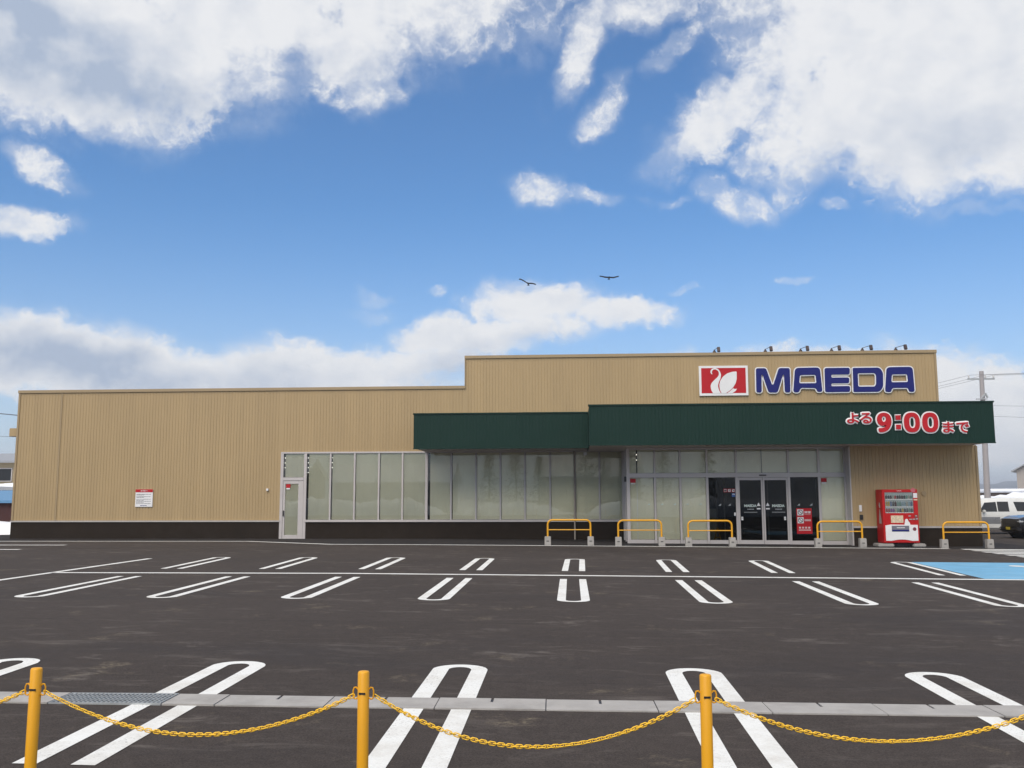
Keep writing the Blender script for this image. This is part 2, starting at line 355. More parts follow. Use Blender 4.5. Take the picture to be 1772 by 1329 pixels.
M_BLACK = mat('black_plastic', (0.018, 0.017, 0.018), 0.45, 0, 0.1)
M_CONC = mat('concrete', (0.33, 0.315, 0.30), 0.85, 0, 0.14, 5.0, 0.5, 70, dirt=0.35, dirtcol=(0.17, 0.155, 0.14))
M_LID = mat('drain_concrete', (0.36, 0.345, 0.33), 0.85, 0, 0.14, 4.0, 0.5, 90, dirt=0.5, dirtcol=(0.20, 0.185, 0.17))
M_YPOST = mat('yellow_post_paint', (0.72, 0.34, 0.004), 0.42, 0, 0.06, 6.0, dirt=0.15, dirtcol=(0.35, 0.16, 0.03), stretch=(1, 1, .3))
M_YRAIL = mat('yellow_rail_paint', (0.70, 0.34, 0.010), 0.4, 0, 0.06, 4.0)
M_YCHAIN = mat('yellow_chain_plastic', (0.92, 0.56, 0.035), 0.45, 0, 0.06, 9.0)
M_SNOW = mat('snow', (0.80, 0.82, 0.86), 0.85, 0, 0.08, 1.2, 0.8, 6, dirt=0.25, dirtcol=(0.45, 0.42, 0.40))
M_STEEL = mat('galvanised_steel', (0.42, 0.44, 0.45), 0.5, 0.5, 0.15, 6.0)
M_GREYPIPE = mat('pipe_taupe', (0.32, 0.28, 0.24), 0.5, 0, 0.06)
M_INK = mat('print_ink', (0.05, 0.05, 0.07), 0.6)
M_BULB = mat('interior_lamp', (1.0, 0.97, 0.9), 0.5, emit=2.2)

# ------------------------------------------------------------------ ground
XK, SL = -5.2, 0.0067
def gz(x): return -SL * (min(x, 30) - XK) if x > XK else 0.0   # the lot falls gently to the right

def sheet(name, xs, ys, dz, m, kind='structure'):
    b = MB(); n = len(xs)
    b.add([(x, y, gz(x) + dz) for y in ys for x in xs], [(j * n + i, j * n + i + 1, (j + 1) * n + i + 1, (j + 1) * n + i) for j in range(len(ys) - 1) for i in range(n - 1)])
    return tag(b.build(name, m), kind=kind)
# one sheet to the horizon (snowy fields beyond the lot), and the asphalt lot on it
gm = mat('snowy_field', (0.62, 0.63, 0.65), 0.9, 0, 0.15, 0.05, dirt=0.6, dirtcol=(0.16, 0.14, 0.11))
sheet('ground', [-5900, XK, 30, 5900], [-5900, 5900], -0.03, gm)
sheet('parking_lot', [-90, XK, 30, 60], [-16, 60], 0.0, M_ASPH)
wk = MB(); E0 = 0.004
wk.add([(x, y, gz(x) + E0) for x, y in ((-40, 36.7), (-13, 36.7), (-9, 34.35), (XK, 34.1), (13.2, 34.0), (17, 34.0), (17, 44), (XK, 44), (-9, 44), (-13, 44), (-40, 44))],
       [(0, 1, 9, 10), (1, 2, 8, 9), (2, 3, 7, 8), (3, 4, 5, 6, 7)])
tag(wk.build('walkway', M_WALK), kind='structure')

PZ = 0.0045
def strip(name, pts, w, dz=PZ, m=None):
    """a painted line along pts, width w, lying on the lot"""
    L = []; Rr = []; P = [Vector((a, b)) for a, b in pts]
    for i, p in enumerate(P):
        d = (P[min(i + 1, len(P) - 1)] - P[max(i - 1, 0)]).normalized(); nrm = Vector((-d.y, d.x)) * w / 2
        L.append(p + nrm); Rr.append(p - nrm)
    b = MB(); n = len(P)
    b.add([(q.x, q.y, gz(q.x) + dz) for q in L + Rr], [(i, i + 1, n + i + 1, n + i) for i in range(n - 1)])
    return tag(b.build(name, m or M_PAINT), kind='structure')
def loop(xo, yo, xr, yr, w=0.56, s=0.15, gaps=None):
    """hairpin parking line: open at yo, round at yr (two stripes joined by a half ring)"""
    sg = 1 if yr > yo else -1; r = w / 2; ri = r - s; yc = yr - sg * r
    out = []; inn = []
    N = 14
    rows = [yo] + (gaps or []) + [yc]
    def cxat(y): return xo + (xr - xo) * (y - yo) / (yr - yo)
    for y in rows: out.append((cxat(y) - r, y)); inn.append((cxat(y) - ri, y))
    for k in range(1, N):
        a = PI - PI * k / N
        out.append((xr + r * math.cos(a), yc + sg * r * math.sin(a))); inn.append((xr + ri * math.cos(a), yc + sg * (ri + 0.02) * math.sin(a)))
    for y in reversed(rows): out.append((cxat(y) + r, y)); inn.append((cxat(y) + ri, y))
    n = len(out); skip = set()
    if gaps: skip = {1, n - 3}
    b = MB(); b.add([(x, y, gz(x) + PZ) for x, y in out + inn], [(i, i + 1, n + i + 1, n + i) for i in range(n - 1) if i not in skip])
    return tag(b.build('parking_line', M_PAINT), kind='structure')
def dry(x): return 8.05 + 0.022 * x       # centre line of the drain
for k, (a, c) in enumerate(((-3.39, -3.47), (-1.11, -1.17), (1.15, 1.18), (3.47, 3.52), (-5.68, -5.90), (5.76, 5.85), (-7.95, -8.2))):
    y0 = dry(a); loop(a, 6.05, c, 9.87, 0.56, 0.165, [y0 - 0.20, y0 + 0.20])
for k in range(-4, 6):
    loop(2.45 * k - 0.03, 20.25, 2.395 * k - 0.02, 15.85)
for k in range(-4, 3):
    loop(2.46 * k - 0.02, 22.45, 2.56 * k + 0.02, 26.85)
loop(8.66, 22.2, 9.0, 26.75, 0.62)
strip('parking_line', [(-12.15, 21.17), (XK, 21.17), (10, 21.17), (30, 21.17)], 0.22)
strip('parking_line', [(-12.15, 15.4), (-12.15, 26.2)], 0.17)
strip('parking_line', [(-60, 33.75), (-18.9, 33.75)], 0.30); strip('parking_line', [(-60, 30.8), (-18.85, 30.8)], 0.30)
strip('edge_line', [(-60, 36.72), (-13, 36.72), (-9, 34.35), (XK, 34.1), (13.2, 34.0)], 0.27, PZ + 0.004)
for k in range(7):
    strip('crossing_line', [(13.55, 28.75 + 0.83 * k), (19.5, 28.75 + 0.83 * k)], 0.46)
# blue bay for wheelchair users
M_BLUE = mat('blue_road_paint', (0.145, 0.365, 0.56), 0.75, 0, 0.16, 1.5, dirt=0.6, dirtcol=(0.27, 0.43, 0.54))
bb = MB(); bb.add([(x, y, gz(x) + PZ) for x, y in ((8.99, 21.3), (12.55, 21.3), (13.0, 26.75), (9.33, 26.75))], [(0, 1, 2, 3)])
tag(bb.build('blue_parking_bay', M_BLUE), kind='structure')
sy = MB()
def gpoly(pts): sy.add([(x, y, gz(x) + PZ + 0.004) for x, y in pts], [tuple(range(len(pts)))])
cxw, cyw = 11.72, 23.45
ring = [(a, 0.62) for a in range(130, 391, 12)]
for i in range(len(ring) - 1):
    a, b_ = R(ring[i][0]), R(ring[i + 1][0])
    gpoly([(cxw + q * math.cos(t), cyw + 1.5 * q * math.sin(t)) for q, t in ((0.62, a), (0.62, b_), (0.47, b_), (0.47, a))])
gpoly([(cxw - 0.12, cyw + 0.3), (cxw + 0.08, cyw + 0.3), (cxw + 0.02, cyw + 1.55), (cxw - 0.22, cyw + 1.55)])
gpoly([(cxw + 0.06, cyw + 0.30), (cxw + 0.06, cyw + 0.1), (cxw + 0.62, cyw + 0.1), (cxw + 0.9, cyw - 0.75), (cxw + 1.1, cyw - 0.6), (cxw + 0.75, cyw + 0.3)])
gpoly([(cxw + 0.04, cyw + 1.0), (cxw + 0.55, cyw + 1.0), (cxw + 0.55, cyw + 0.85), (cxw + 0.05, cyw + 0.85)])
gpoly([(cxw - 0.15 + 0.2 * math.cos(2 * PI * k / 14), cyw + 1.95 + 0.26 * math.sin(2 * PI * k / 14)) for k in range(14)])
tag(sy.build('wheelchair_symbol', M_PAINT), kind='structure')

# concrete drain across the lot: lids with joints and lifting slots, one steel grating
dr = thing('drain_channel', 'long strip of pale concrete drain covers running across the asphalt behind the chain posts', 'drain', (0, 0, 0))
ang = math.atan(0.022)
def lid(x0, x1, slot=True):
    xm = (x0 + x1) / 2; w = x1 - x0 - 0.009
    dz = random.uniform(-0.002, 0.004); l = MB(); T = Matrix.Translation((xm, dry(xm), gz(xm))) @ Matrix.Rotation(ang, 4, 'Z') @ Matrix.Rotation(math.atan(SL) if xm > XK else 0, 4, 'Y')
    ys = 0.195
    sw = 0.012 if slot else 0.0
    if slot:     # lid outline with a lifting notch cut into its far edge
        pl = [(-w / 2, -ys), (w / 2, -ys), (w / 2, ys), (sw, ys), (sw, ys - 0.15), (-sw, ys - 0.15), (-sw, ys), (-w / 2, ys)]
    else: pl = [(-w / 2, -ys), (w / 2, -ys), (w / 2, ys), (-w / 2, ys)]
    n = len(pl)
    l.add([T @ Vector((a, b, -0.08)) for a, b in pl] + [T @ Vector((a, b, 0.012 + dz)) for a, b in pl],
          [tuple(range(n, 2 * n))] + [(i, (i + 1) % n, (i + 1) % n + n, i + n) for i in range(n)])
    l.build('drain_lid', M_LID, dr)
b_ = MB()
for x in range(-16, 16): 
    b_.add([(xx, dry(xx) + s, gz(xx) + 0.0025) for xx in (x, x + 1) for s in (-0.192, 0.192)], [(0, 2, 3, 1)])
b_.build('joint_bed', M_BLACK, dr)
edges = [-1.17 + 0.92 * k for k in range(-2, 16)]
for a, b2 in zip(edges, edges[1:]): lid(a, b2)
lid(-3.46, edges[0], False)
edges = [-4.43 - 0.92 * k for k in range(0, 12)]
for a, b2 in zip(edges, edges[1:]): lid(b2, a)
gr = MB(); T = Matrix.Translation((-3.945, dry(-3.945), gz(-3.945))) @ Matrix.Rotation(ang, 4, 'Z')
for k in range(25):
    xx = -0.47 + 0.94 * k / 24; gr.box(xx - 0.005, xx + 0.005, -0.18, 0.18, -0.03, 0.016, T)
for k in range(7):
    yy = -0.18 + 0.36 * k / 6; gr.box(-0.475, 0.475, yy - 0.004, yy + 0.004, -0.03, 0.013, T)
gr.box(-0.48, 0.48, -0.195, -0.185, -0.04, 0.017, T); gr.box(-0.48, 0.48, 0.185, 0.195, -0.04, 0.017, T)
gr.build('steel_grating', M_STEEL, dr)

# ------------------------------------------------------------------ the supermarket
D, EG, WR = 39.2, 36.45, 35.85          # main wall, entrance glazing, wall right of the entrance
XL, XS, XR = -24.45, -4.57, 15.12
BZ = thing('supermarket_building', 'long beige metal clad supermarket with dark plinth and green entrance canopies', 'supermarket', (0, 0, 0))
PITCH = 0.131
def siding(x0, x1, z0, z1, Y, m=M_BEIGE, g=0.011, dpt=0.0085, name='siding'):
    """ribbed metal sheet facing -y: narrow grooves every PITCH"""
    k0 = math.ceil((x0 + 0.02) / PITCH); xs = [(x0, 0)]
    x = k0 * PITCH
    while x < x1 - 0.03:
        xs += [(x - g, 0), (x - g * 0.6, dpt), (x + g * 0.6, dpt), (x + g, 0)]; x += PITCH
    xs.append((x1, 0)); b = MB(); n = len(xs)
    b.add([(a, Y + d, z) for z in (z0, z1) for a, d in xs], [(i, i + 1, n + i + 1, n + i) for i in range(n - 1)])
    o = b.build(name, m, BZ); o['kind'] = 'stuff'; return o
siding(XL, -12.55, 0.78, 6.40, D); siding(-12.55, XS, 3.68, 6.40, D); siding(XS, XR, 3.68, 7.70, D)
siding(10.46, XR, 0.62, 3.63, WR)
# solid shell behind the cladding
box('wall', (XL + .01, -12.56, D + .03, D + .25, 0.70, 6.38), M_WALL, BZ); box('wall', (-12.55, XS, D + .03, D + .25, 3.70, 6.38), M_WALL, BZ)
box('wall', (XS, XR - .01, D + .03, D + .25, 3.70, 7.68), M_WALL, BZ); box('wall', (10.48, XR - .01, WR + .03, WR + .2, -.3, 3.62), M_WALL, BZ)
box('side_wall', (XL, XL + .2, D + .26, 66, -.3, 6.40), M_BEIGE, BZ); box('side_wall', (XR - .2, XR, WR + .21, 66, -.4, 3.62), M_BEIGE, BZ)
box('side_wall', (XR - .2, XR, D + .26, 66, 3.64, 7.68), M_BEIGE, BZ); box('side_wall', (XS, XS + .2, D + .26, 66, 6.42, 7.68), M_BEIGE, BZ)
box('rear_wall', (XL, XR, 66.01, 66.2, -.3, 6.4), M_BEIGE, BZ)
MR = mat('roof_sheet', (0.30, 0.29, 0.28), 0.7)
box('roof', (XL + .21, XS - .01, D + .26, 66, 6.2, 6.3), MR, BZ); box('roof', (XS + .21, XR - .21, D + .26, 66, 7.45, 7.55), MR, BZ)
# copings, joint cover, corner trims, flashing, plinth
def trim(name, d, m=M_TRIM, bv=0.006): return box(name, d, m, BZ, bv)
trim('coping', (XL - .05, XS - .001, D - .05, D + .3, 6.36, 6.49)); trim('coping', (XS - .05, XR + .05, D - .05, D + .3, 7.66, 7.79))
trim('coping', (XS - .045, XS - .002, D - .045, D + .3, 6.495, 7.655))
trim('joint_cover', (-22.53, -22.45, D - .02, D, 0.79, 6.35)); trim('corner_trim', (XL - .03, XL + .06, D - .025, D + .04, .79, 6.35)); 
trim('corner_trim', (XR - .06, XR + .03, D - .025, D + .04, 5.0, 7.65)); trim('corner_trim', (XR - .06, XR + .03, WR - .025, WR + .04, .63, 3.60))
box('flashing', (XL - .04, -12.52, D - .07, D + .01, .715, .775), M_FLASH, BZ); box('flashing', (10.47, XR + .03, WR - .07, WR + .01, .55, .615), M_FLASH, BZ)
box('plinth', (XL - .02, -12.52, D - .03, D + .2, -.3, .71), M_PLINTH, BZ); box('plinth', (-11.45, 2.06, D - .03, D + .2, -.3, .70), M_PLINTH, BZ)
box('plinth', (10.475, XR + .015, WR - .03, WR + .15, -.4, .545), M_PLINTH, BZ)
box('gutter_box', (XL - .40, XL - .002, D + .05, D + .75, 4.46, 4.82), M_BEIGE, BZ, 0.01)
# interior
box('interior_floor', (XL + .21, XR - .21, EG + .1, 65.9, -.35, -.17), M_FLOOR, BZ)
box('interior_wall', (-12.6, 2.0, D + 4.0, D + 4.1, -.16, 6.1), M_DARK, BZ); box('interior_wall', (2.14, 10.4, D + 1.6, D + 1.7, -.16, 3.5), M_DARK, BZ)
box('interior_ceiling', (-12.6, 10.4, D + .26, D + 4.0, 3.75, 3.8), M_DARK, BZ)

# glazing of the main wall
ZT, ZS = 3.62, 0.80
def bar(name, x0, x1, z0, z1, Y0, Y1, m=M_ALU): return box(name, (x0, x1, Y0, Y1, z0, z1), m, BZ, 0.004)
MX = [-11.475, -10.38, -9.33, -8.28, -7.26, -6.23, -5.18, -4.12, -3.08, -2.04, -0.98, 0.07, 1.09, 2.06]
bar('window_head', -12.555, 2.06, ZT, ZT + .07, D - .05, D + .1); bar('window_sill', -11.44, 2.06, .705, .80, D - .09, D + .1)
for i, x in enumerate(MX):
    w = 0.055 if i == 5 else (0.06 if i == 0 else 0.034)
    bar('mullion', x - w, x + w, ZS + .002 if i else -.1, ZT - .002, D - .045, D + .09)
def window(x0, x1, z0, z1, Y, blind=True, gap=0.0, gm_=M_GLASS, lamps=0, sticker=False):
    w = MB().box(x0, x1, Y, Y + .008, z0, z1).build('window', gm_, BZ)
    if blind:
        b = MB(); N = 6; xa = x0 + gap      # the blind hangs in very shallow waves
        for i in range(N):
            a, c = xa + (x1 - xa) * i / N, xa + (x1 - xa) * (i + 1) / N; da, dc = 0.004 * math.sin(i * 2.1 + x0), 0.004 * math.sin((i + 1) * 2.1 + x0)
            b.quad((a, Y + .045 + da, z0 + .01), (c, Y + .045 + dc, z0 + .01), (c, Y + .045 + dc, z1 - .004), (a, Y + .045 + da, z1 - .004))
        b.build('blind', M_BLIND, w)
    for k in range(lamps):
        MB().lathe([(0.001, -.022), (.013, -.010), (.016, 0), (.013, .010), (.001, .022)], 8, Matrix.Translation((x0 + (gap * .5 if gap < .2 else gap - .025), Y + .09, z1 - .18 - .21 * k))).build('lamp', M_BULB, w)
    if sticker:
        MB().box(x0 + .03, x0 + .24, Y - .006, Y - .002, z1 - .19, z1 - .04).build('sticker', M_SIGNRED, w)
        MB().box(x0 + .05, x0 + .21, Y - .006, Y - .002, z1 - .25, z1 - .20).build('sticker', M_WHITE, w)
    return w
for i in range(13):
    wa = .05 if i in (0, 5) else .034; wb = .055 if i + 1 == 5 else .034
    gap = {0: .085, 1: .035, 3: .02, 4: .0, 5: .10, 6: .03}.get(i, 0.012)
    window(MX[i] + wa, MX[i + 1] - wb, ZS, ZT, D, True, gap, M_GLASS, {0: 4, 1: 3}.get(i, 0))
# staff door at the left end of the glazing
bar('jamb', -12.555, -12.43, -.1, ZT - .002, D - .05, D + .1); bar('transom', -12.43, -11.54, 2.47, 2.60, D - .05, D + .09)
window(-12.43, -11.54, 2.60, ZT, D, True, .06, M_GLASS, 3)
door = MB()
for d in ((-12.425, -12.335, D - .03, D + .03, .0, 2.46), (-11.76, -11.545, D - .03, D + .03, .0, 2.46), (-12.334, -11.761, D - .03, D + .03, 2.33, 2.46), (-12.334, -11.761, D - .03, D + .03, .0, .16)): door.box(*d)
door = door.build('door', M_ALU, BZ)
MB().box(-12.334, -11.761, D - .004, D + .004, .16, 2.33).build('pane', M_GLASS, door); MB().box(-12.334, -11.761, D + .012, D + .018, .16, 2.33).build('blind', M_BLIND, door)
MB().box(-12.30, -12.11, D - .037, D - .032, 2.16, 2.31).build('sticker', M_SIGNRED, door); MB().box(-12.28, -12.13, D - .037, D - .032, 2.09, 2.15).build('sticker', M_WHITE, door)
MB().box(-12.40, -12.36, D - .09, D - .03, .95, 1.20).build('handle', M_BLACK, door, bevel=.008)
bar('threshold', -12.43, -11.54, -.1, -.002, D - .06, D + .09)

# green canopies
def canopy(x0, x1, yf, yb, z0, z1, ribs=True):
    o = siding(x0, x1, z0, z1, yf, M_GREEN, 0.006, 0.004, 'canopy_fascia')
    s = MB().box(x0 + .002, x1 - .002, yf + .02, yb, z0 + .03, z1 - .01); s.build('canopy_body', M_GREEN, BZ)
    box('canopy_soffit', (x0 + .03, x1 - .03, yf + .06, yb - .002, z0 + .005, z0 + .028), M_SOFFIT, BZ)
    box('canopy_coping', (x0 - .03, x1 + .03, yf - .03, yf + .2, z1 - .015, z1 + .045), M_GREEN, BZ, .006)
    box('canopy_edge', (x0 - .015, x1 + .015, yf - .015, yf + .055, z0 - .03, z0 + .012), M_GREEN, BZ, .006)
canopy(-6.32, 0.60, 36.4, D - .03, 3.66, 5.02); canopy(0.60, 15.0, 33.95, D - .03, 3.62, 5.06)
# entrance: glazing standing forward of the main wall
EX = [2.13, 3.16, 4.14, 5.17, 6.29, 8.28, 9.43, 10.42]
z0e = [gz(x) for x in EX]
ZTR, ZE = 2.47, 3.62
for i, x in enumerate(EX):
    w = (.065, .038, .038, .045, .045, .045, .05, .05)[i]; bar('mullion', x - w, x + w, gz(x) - .02, ZTR - .002, EG - .055, EG + .08)
    bar('mullion', x - w * .85, x + w * .85, ZTR + .172, ZE - .07, EG - .045, EG + .08)
bar('transom', EX[0] - .065, EX[-1] + .05, ZTR, ZTR + .17, EG - .06, EG + .09); bar('window_head', EX[0] - .06, EX[-1] + .05, ZE - .068, ZE, EG - .045, EG + .09)
bar('door_sensor', 7.15, 7.42, ZTR + .055, ZTR + .10, EG - .10, EG - .062, M_BLACK)
for i in (0, 1, 2, 3, 5, 6):
    bar('bottom_rail', EX[i] + .05, EX[i + 1] - .05, gz(EX[i]) - .02, gz(EX[i]) + .14, EG - .04, EG + .04)
for i in range(7):
    window(EX[i] + .04, EX[i + 1] - .04, ZTR + .172, ZE - .07, EG + .01, True, {0: .33, 4: .0}.get(i, .0), M_GLASS, {0: 2}.get(i, 0))
box('blind_joint', (7.265, 7.285, EG + .02, EG + .05, ZTR + .18, ZE - .08), M_BLACK, BZ)
box('blind', (EX[0] + .06, EX[0] + .32, EG + .05, EG + .055, ZTR + .18, ZE - .072), M_BLIND, BZ)
strips = box('blind_joint', (2.46, 2.49, EG + .03, EG + .05, gz(2) + .15, ZTR - .01), M_WHITE, BZ)
for i in (0, 1, 2, 6): window(EX[i] + .05, EX[i + 1] - .05, gz(EX[i]) + .14, ZTR - .002, EG + .01, True, 0, M_GLASS, 0, i in (0, 6))
clear_l = window(EX[3] + .05, EX[4] - .05, gz(EX[3]) + .14, ZTR - .002, EG + .01, False, 0, M_CLEAR)
clear_r = window(EX[5] + .05, EX[6] - .05, gz(EX[5]) + .14, ZTR - .002, EG + .01, False, 0, M_CLEAR)
# side glazing between entrance and main wall, seen very obliquely
for y in (EG + .12, EG + 1.4, D - .12): bar('mullion', 2.07, 2.16, -.08, ZE, y - .04, y + .04)
MB().box(2.10, 2.108, EG + .17, EG + 1.35, .06, ZE - .05).build('window', M_GLASS, BZ); MB().box(2.10, 2.108, EG + 1.45, D - .17, .06, ZE - .05).build('window', M_GLASS, BZ)
box('junction_box', (1.98, 2.068, EG + .05, EG + .2, 2.32, 2.52), M_BLACK, BZ, .006)
box('reveal', (10.425, 10.475, WR + .005, EG - .06, gz(10.4) - .02, 3.60), M_ALU, BZ)
box('reveal', (10.475, 10.60, EG - .055, EG + .1, -.3, 3.60), M_ALU, BZ)
# two sliding door leaves with print on the glass
M_PRINT = mat('glass_print', (0.62, 0.72, 0.68), 0.6)
M_PRINT2 = mat('glass_print_faint', (0.34, 0.36, 0.37), 0.6)
def leaf(x0, x1, side):
    zb = gz(x0); f = MB(); s = .06
    for d in ((x0, x0 + s, zb, 2.46), (x1 - s, x1, zb, 2.46), (x0 + s + .001, x1 - s - .001, 2.36, 2.46), (x0 + s + .001, x1 - s - .001, zb, zb + .15)): f.box(d[0], d[1], EG - .03, EG + .03, d[2], d[3])
    dl = f.build('sliding_door', M_ALU, BZ)
    MB().box(x0 + s, x1 - s, EG - .004, EG + .004, zb + .15, 2.36).build('pane', M_CLEAR, dl)
    y = EG - .008; xa = x0 + .22 if side < 0 else x0 + .33; xm = xa + .24
    text_mesh('lettering', 'MAEDA', y, .002, M_PRINT, dl, (xa, 1.33, xa + .47, 1.43), 0.03)
    st = MB()
    for k in range(5): st.box(xm - .12 + .052 * k, xm - .085 + .052 * k, y, y + .001, 1.225, 1.265)
    for k in range(12): st.box(xa - .01 + .042 * k, xa + .022 + .042 * k, y, y + .001, 1.12, 1.145)
    st.build('lettering', M_PRINT2, dl)
    xt = x1 - .17 if side < 0 else x0 + .16
    tr = MB().prism([(xt - .07, 1.37), (xt + .07, 1.37), (xt, 1.50)], y, y + .001); tr.box(xt - .07, xt + .07, y, y + .001, 1.24, 1.29); tr.build('sticker', M_WHITE, dl)
    xh = x0 + .13 if side < 0 else x1 - .14
    MB().box(xh - .035, xh + .035, y - .004, y, .83, .96).build('sticker', M_WHITE, dl)
    MB().box(xh - .012, xh + .016, y - .006, y - .0045, .865, .93).build('sticker', M_STEEL, dl)
leaf(6.34, 7.275, -1); leaf(7.29, 8.23, 1)
# pictogram stickers on the left clear pane, ventilation print dots
def sticker(x, z, w, m1, m2, par, y=EG - .002):
    MB().box(x, x + w, y, y + .002, z, z + w).build('sticker', m1, par)
    return MB().box(x + .018, x + w - .018, y - .002, y - .0005, z + .018, z + w - .018).build('sticker', m2, par)
for k in range(3):
    x = 5.79 + .155 * k; z = 1.90; sticker(x, z, .13, M_SIGNRED, M_WHITE, clear_l); y = EG - .006
    c = MB()
    if k == 0: c.lathe([(.036, -.001), (.036, .001)], 12, Matrix.Translation((x + .065, y, z + .06)) @ Matrix.Rotation(PI / 2, 4, 'X') @ Matrix.Scale(1.25, 4, (1, 0, 0)))
    elif k == 1: c.prism([(x + .03, z + .04), (x + .07, z + .05), (x + .105, z + .10), (x + .06, z + .095)], y - .001, y + .001)
    else: c.prism([(x + .03, z + .105), (x + .05, z + .105), (x + .105, z + .05), (x + .105, z + .03), (x + .06, z + .05)], y - .001, y + .001)
    c.build('sticker', M_BLACK, clear_l)
MBLU = mat('sticker_blue', (0.03, 0.10, 0.32), 0.5)
sticker(6.10, 1.72, .135, MBLU, MBLU, clear_l); MB().prism([(6.12, 1.84), (6.22, 1.835), (6.215, 1.79), (6.17, 1.815), (6.13, 1.80)], EG - .007, EG - .005).build('sticker', M_WHITE, clear_l)
MB().box(6.17, 6.23, EG - .006, EG - .003, 1.00, 1.12).build('sticker', M_WHITE, clear_l)
for par, xs in ((clear_l, (5.63, 6.0)), (clear_r, (8.62, 9.09))):
    for x in xs: MB().prism([(x - .055, 1.38), (x + .045, 1.38), (x + .055, 1.46), (x + .01, 1.44)], EG - .006, EG - .004).build('sticker', M_PRINT2, par)
for i in range(3):
    for k in range(2 if i else 1):
        x = EX[i] + (.78 if not i else .25 + .5 * k); MB().prism([(x - .05, 1.42), (x + .04, 1.42), (x + .05, 1.48), (x, 1.46)], EG - .004, EG - .002).build('sticker', M_PRINT, BZ)
# things just inside the clear panes
for x in (5.72, 6.02, 7.62, 7.74, 8.55): box('interior_post', (x, x + .055, EG + 1.5, EG + 1.56, gz(x), 3.5), M_GREYPIPE, BZ)
box('interior_panel', (5.05, 5.72, EG + 1.51, EG + 1.53, gz(5), 1.25), M_BLIND, BZ)
box('downpipe_bracket', (0.0, .085, D - .12, D - .05, 2.1, 2.14), M_GREYPIPE, BZ)
pp = MB().tube([(.045, D - .13, -.02), (.045, D - .13, 3.66)], .036, 10); pp.build('downpipe', M_GREYPIPE, BZ, smooth=True)
bk = box('security_light', (.44, .58, D - .16, D - .05, 3.47, 3.60), M_WHITE, BZ, .01)
MB().tube([(13.1, WR, 1.83), (13.1, WR - .05, 1.83)], .085, 14).build('vent_cap', M_TRIM, BZ, smooth=True)
box('wall_lamp', (-13.15, -13.06, D - .09, D - .005, 2.03, 2.13), M_WHITE, BZ, .012)
box('intercom', (10.70, 10.80, WR - .05, WR - .003, 1.16, 1.40), M_WHITE, BZ, .01); box('outlet_box', (10.71, 10.83, WR - .05, WR - .003, .86, 1.04), M_BLACK, BZ, .008)

# ------------------------------------------------------------------ signs
SG = {}
SG['M']=[(7.712,7.092),(8.128,7.087),(8.349,6.392),(8.414,6.391),(8.662,7.087),(9.112,7.082),(9.101,6.051),(8.874,6.054),(8.864,6.799),(8.817,6.799),(8.57,6.057),(8.204,6.06),(7.981,6.809),(7.934,6.81),(7.919,6.063),(7.697,6.066)]
SG['A1']=[(9.328,7.085),(10.351,7.095),(10.416,6.065),(10.202,6.067),(10.16,6.225),(9.522,6.246),(9.461,6.054),(9.217,6.056)]
SG['A1h']=[(9.52,6.779),(10.163,6.79),(10.189,6.433),(9.476,6.434)]
SG['E']=[(10.543,7.066),(11.576,7.067),(11.563,6.783),(10.81,6.785),(10.805,6.66),(11.538,6.658),(11.527,6.415),(10.794,6.416),(10.789,6.298),(11.556,6.299),(11.545,6.053),(10.525,6.05)]
SG['D']=[(11.697,7.059),(12.79,7.059),(12.923,6.86),(12.898,6.236),(12.739,6.041),(11.682,6.045)]
SG['Dh']=[(11.891,6.832),(12.581,6.831),(12.633,6.732),(12.621,6.354),(12.553,6.266),(11.884,6.266)]
SG['A2']=[(13.077,7.072),(14.134,7.076),(14.165,6.026),(13.937,6.029),(13.905,6.199),(13.261,6.196),(13.208,6.03),(12.967,6.032)]
SG['A2h']=[(13.278,6.767),(13.895,6.77),(13.922,6.441),(13.236,6.436)]
SG['board']=[(5.343,7.214),(7.376,7.211),(7.372,5.952),(5.338,5.948)]
SG['red']=[(5.436,7.121),(7.283,7.12),(7.277,6.05),(5.431,6.053)]
SG['neck']=[(5.902,6.852),(5.857,6.865),(5.817,6.933),(5.826,7.024),(5.888,7.091),(6.008,7.126),(6.133,7.088),(6.219,6.974),(6.26,6.836),(6.235,6.684),(6.161,6.532),(6.118,6.381),(6.137,6.228),(6.193,6.106),(6.236,6.036),(5.908,6.039),(5.832,6.186),(5.807,6.354),(5.846,6.475),(5.939,6.581),(6.092,6.716),(6.161,6.807),(6.173,6.913),(6.131,7.006),(6.042,7.062),(5.953,7.06),(5.891,7.008),(5.877,6.932)]
SG['wing']=[(6.912,6.966),(6.726,6.953),(6.515,6.888),(6.332,6.75),(6.219,6.578),(6.173,6.411),(6.185,6.228),(6.229,6.1),(6.266,6.036),(6.418,6.034),(6.582,6.139),(6.741,6.283),(6.854,6.464),(6.904,6.646)]
SG['tail']=[(6.743,6.252),(6.807,6.218),(6.9,6.236),(6.85,6.145),(6.682,6.032),(6.465,6.034),(6.605,6.126)]
SG['yo']=[(9.846,4.332),(10.258,4.712)]
SG['ru']=[(10.311,4.323),(10.717,4.708)]
SG['ma']=[(13.187,3.973),(13.564,4.355)]
SG['de']=[(13.654,3.969),(14.095,4.345)]
SG['nine']=[(10.946,4.001),(10.933,4.153),(11.062,4.152),(11.17,4.192),(11.219,4.268),(11.123,4.234),(11.023,4.235),(10.93,4.312),(10.891,4.459),(10.927,4.597),(11.017,4.684),(11.148,4.713),(11.289,4.679),(11.378,4.578),(11.41,4.416),(11.381,4.241),(11.278,4.08),(11.112,4.005)]
SG['nineh']=[(11.147,4.586),(11.205,4.545),(11.221,4.468),(11.189,4.395),(11.13,4.369),(11.083,4.404),(11.065,4.487),(11.091,4.557)]
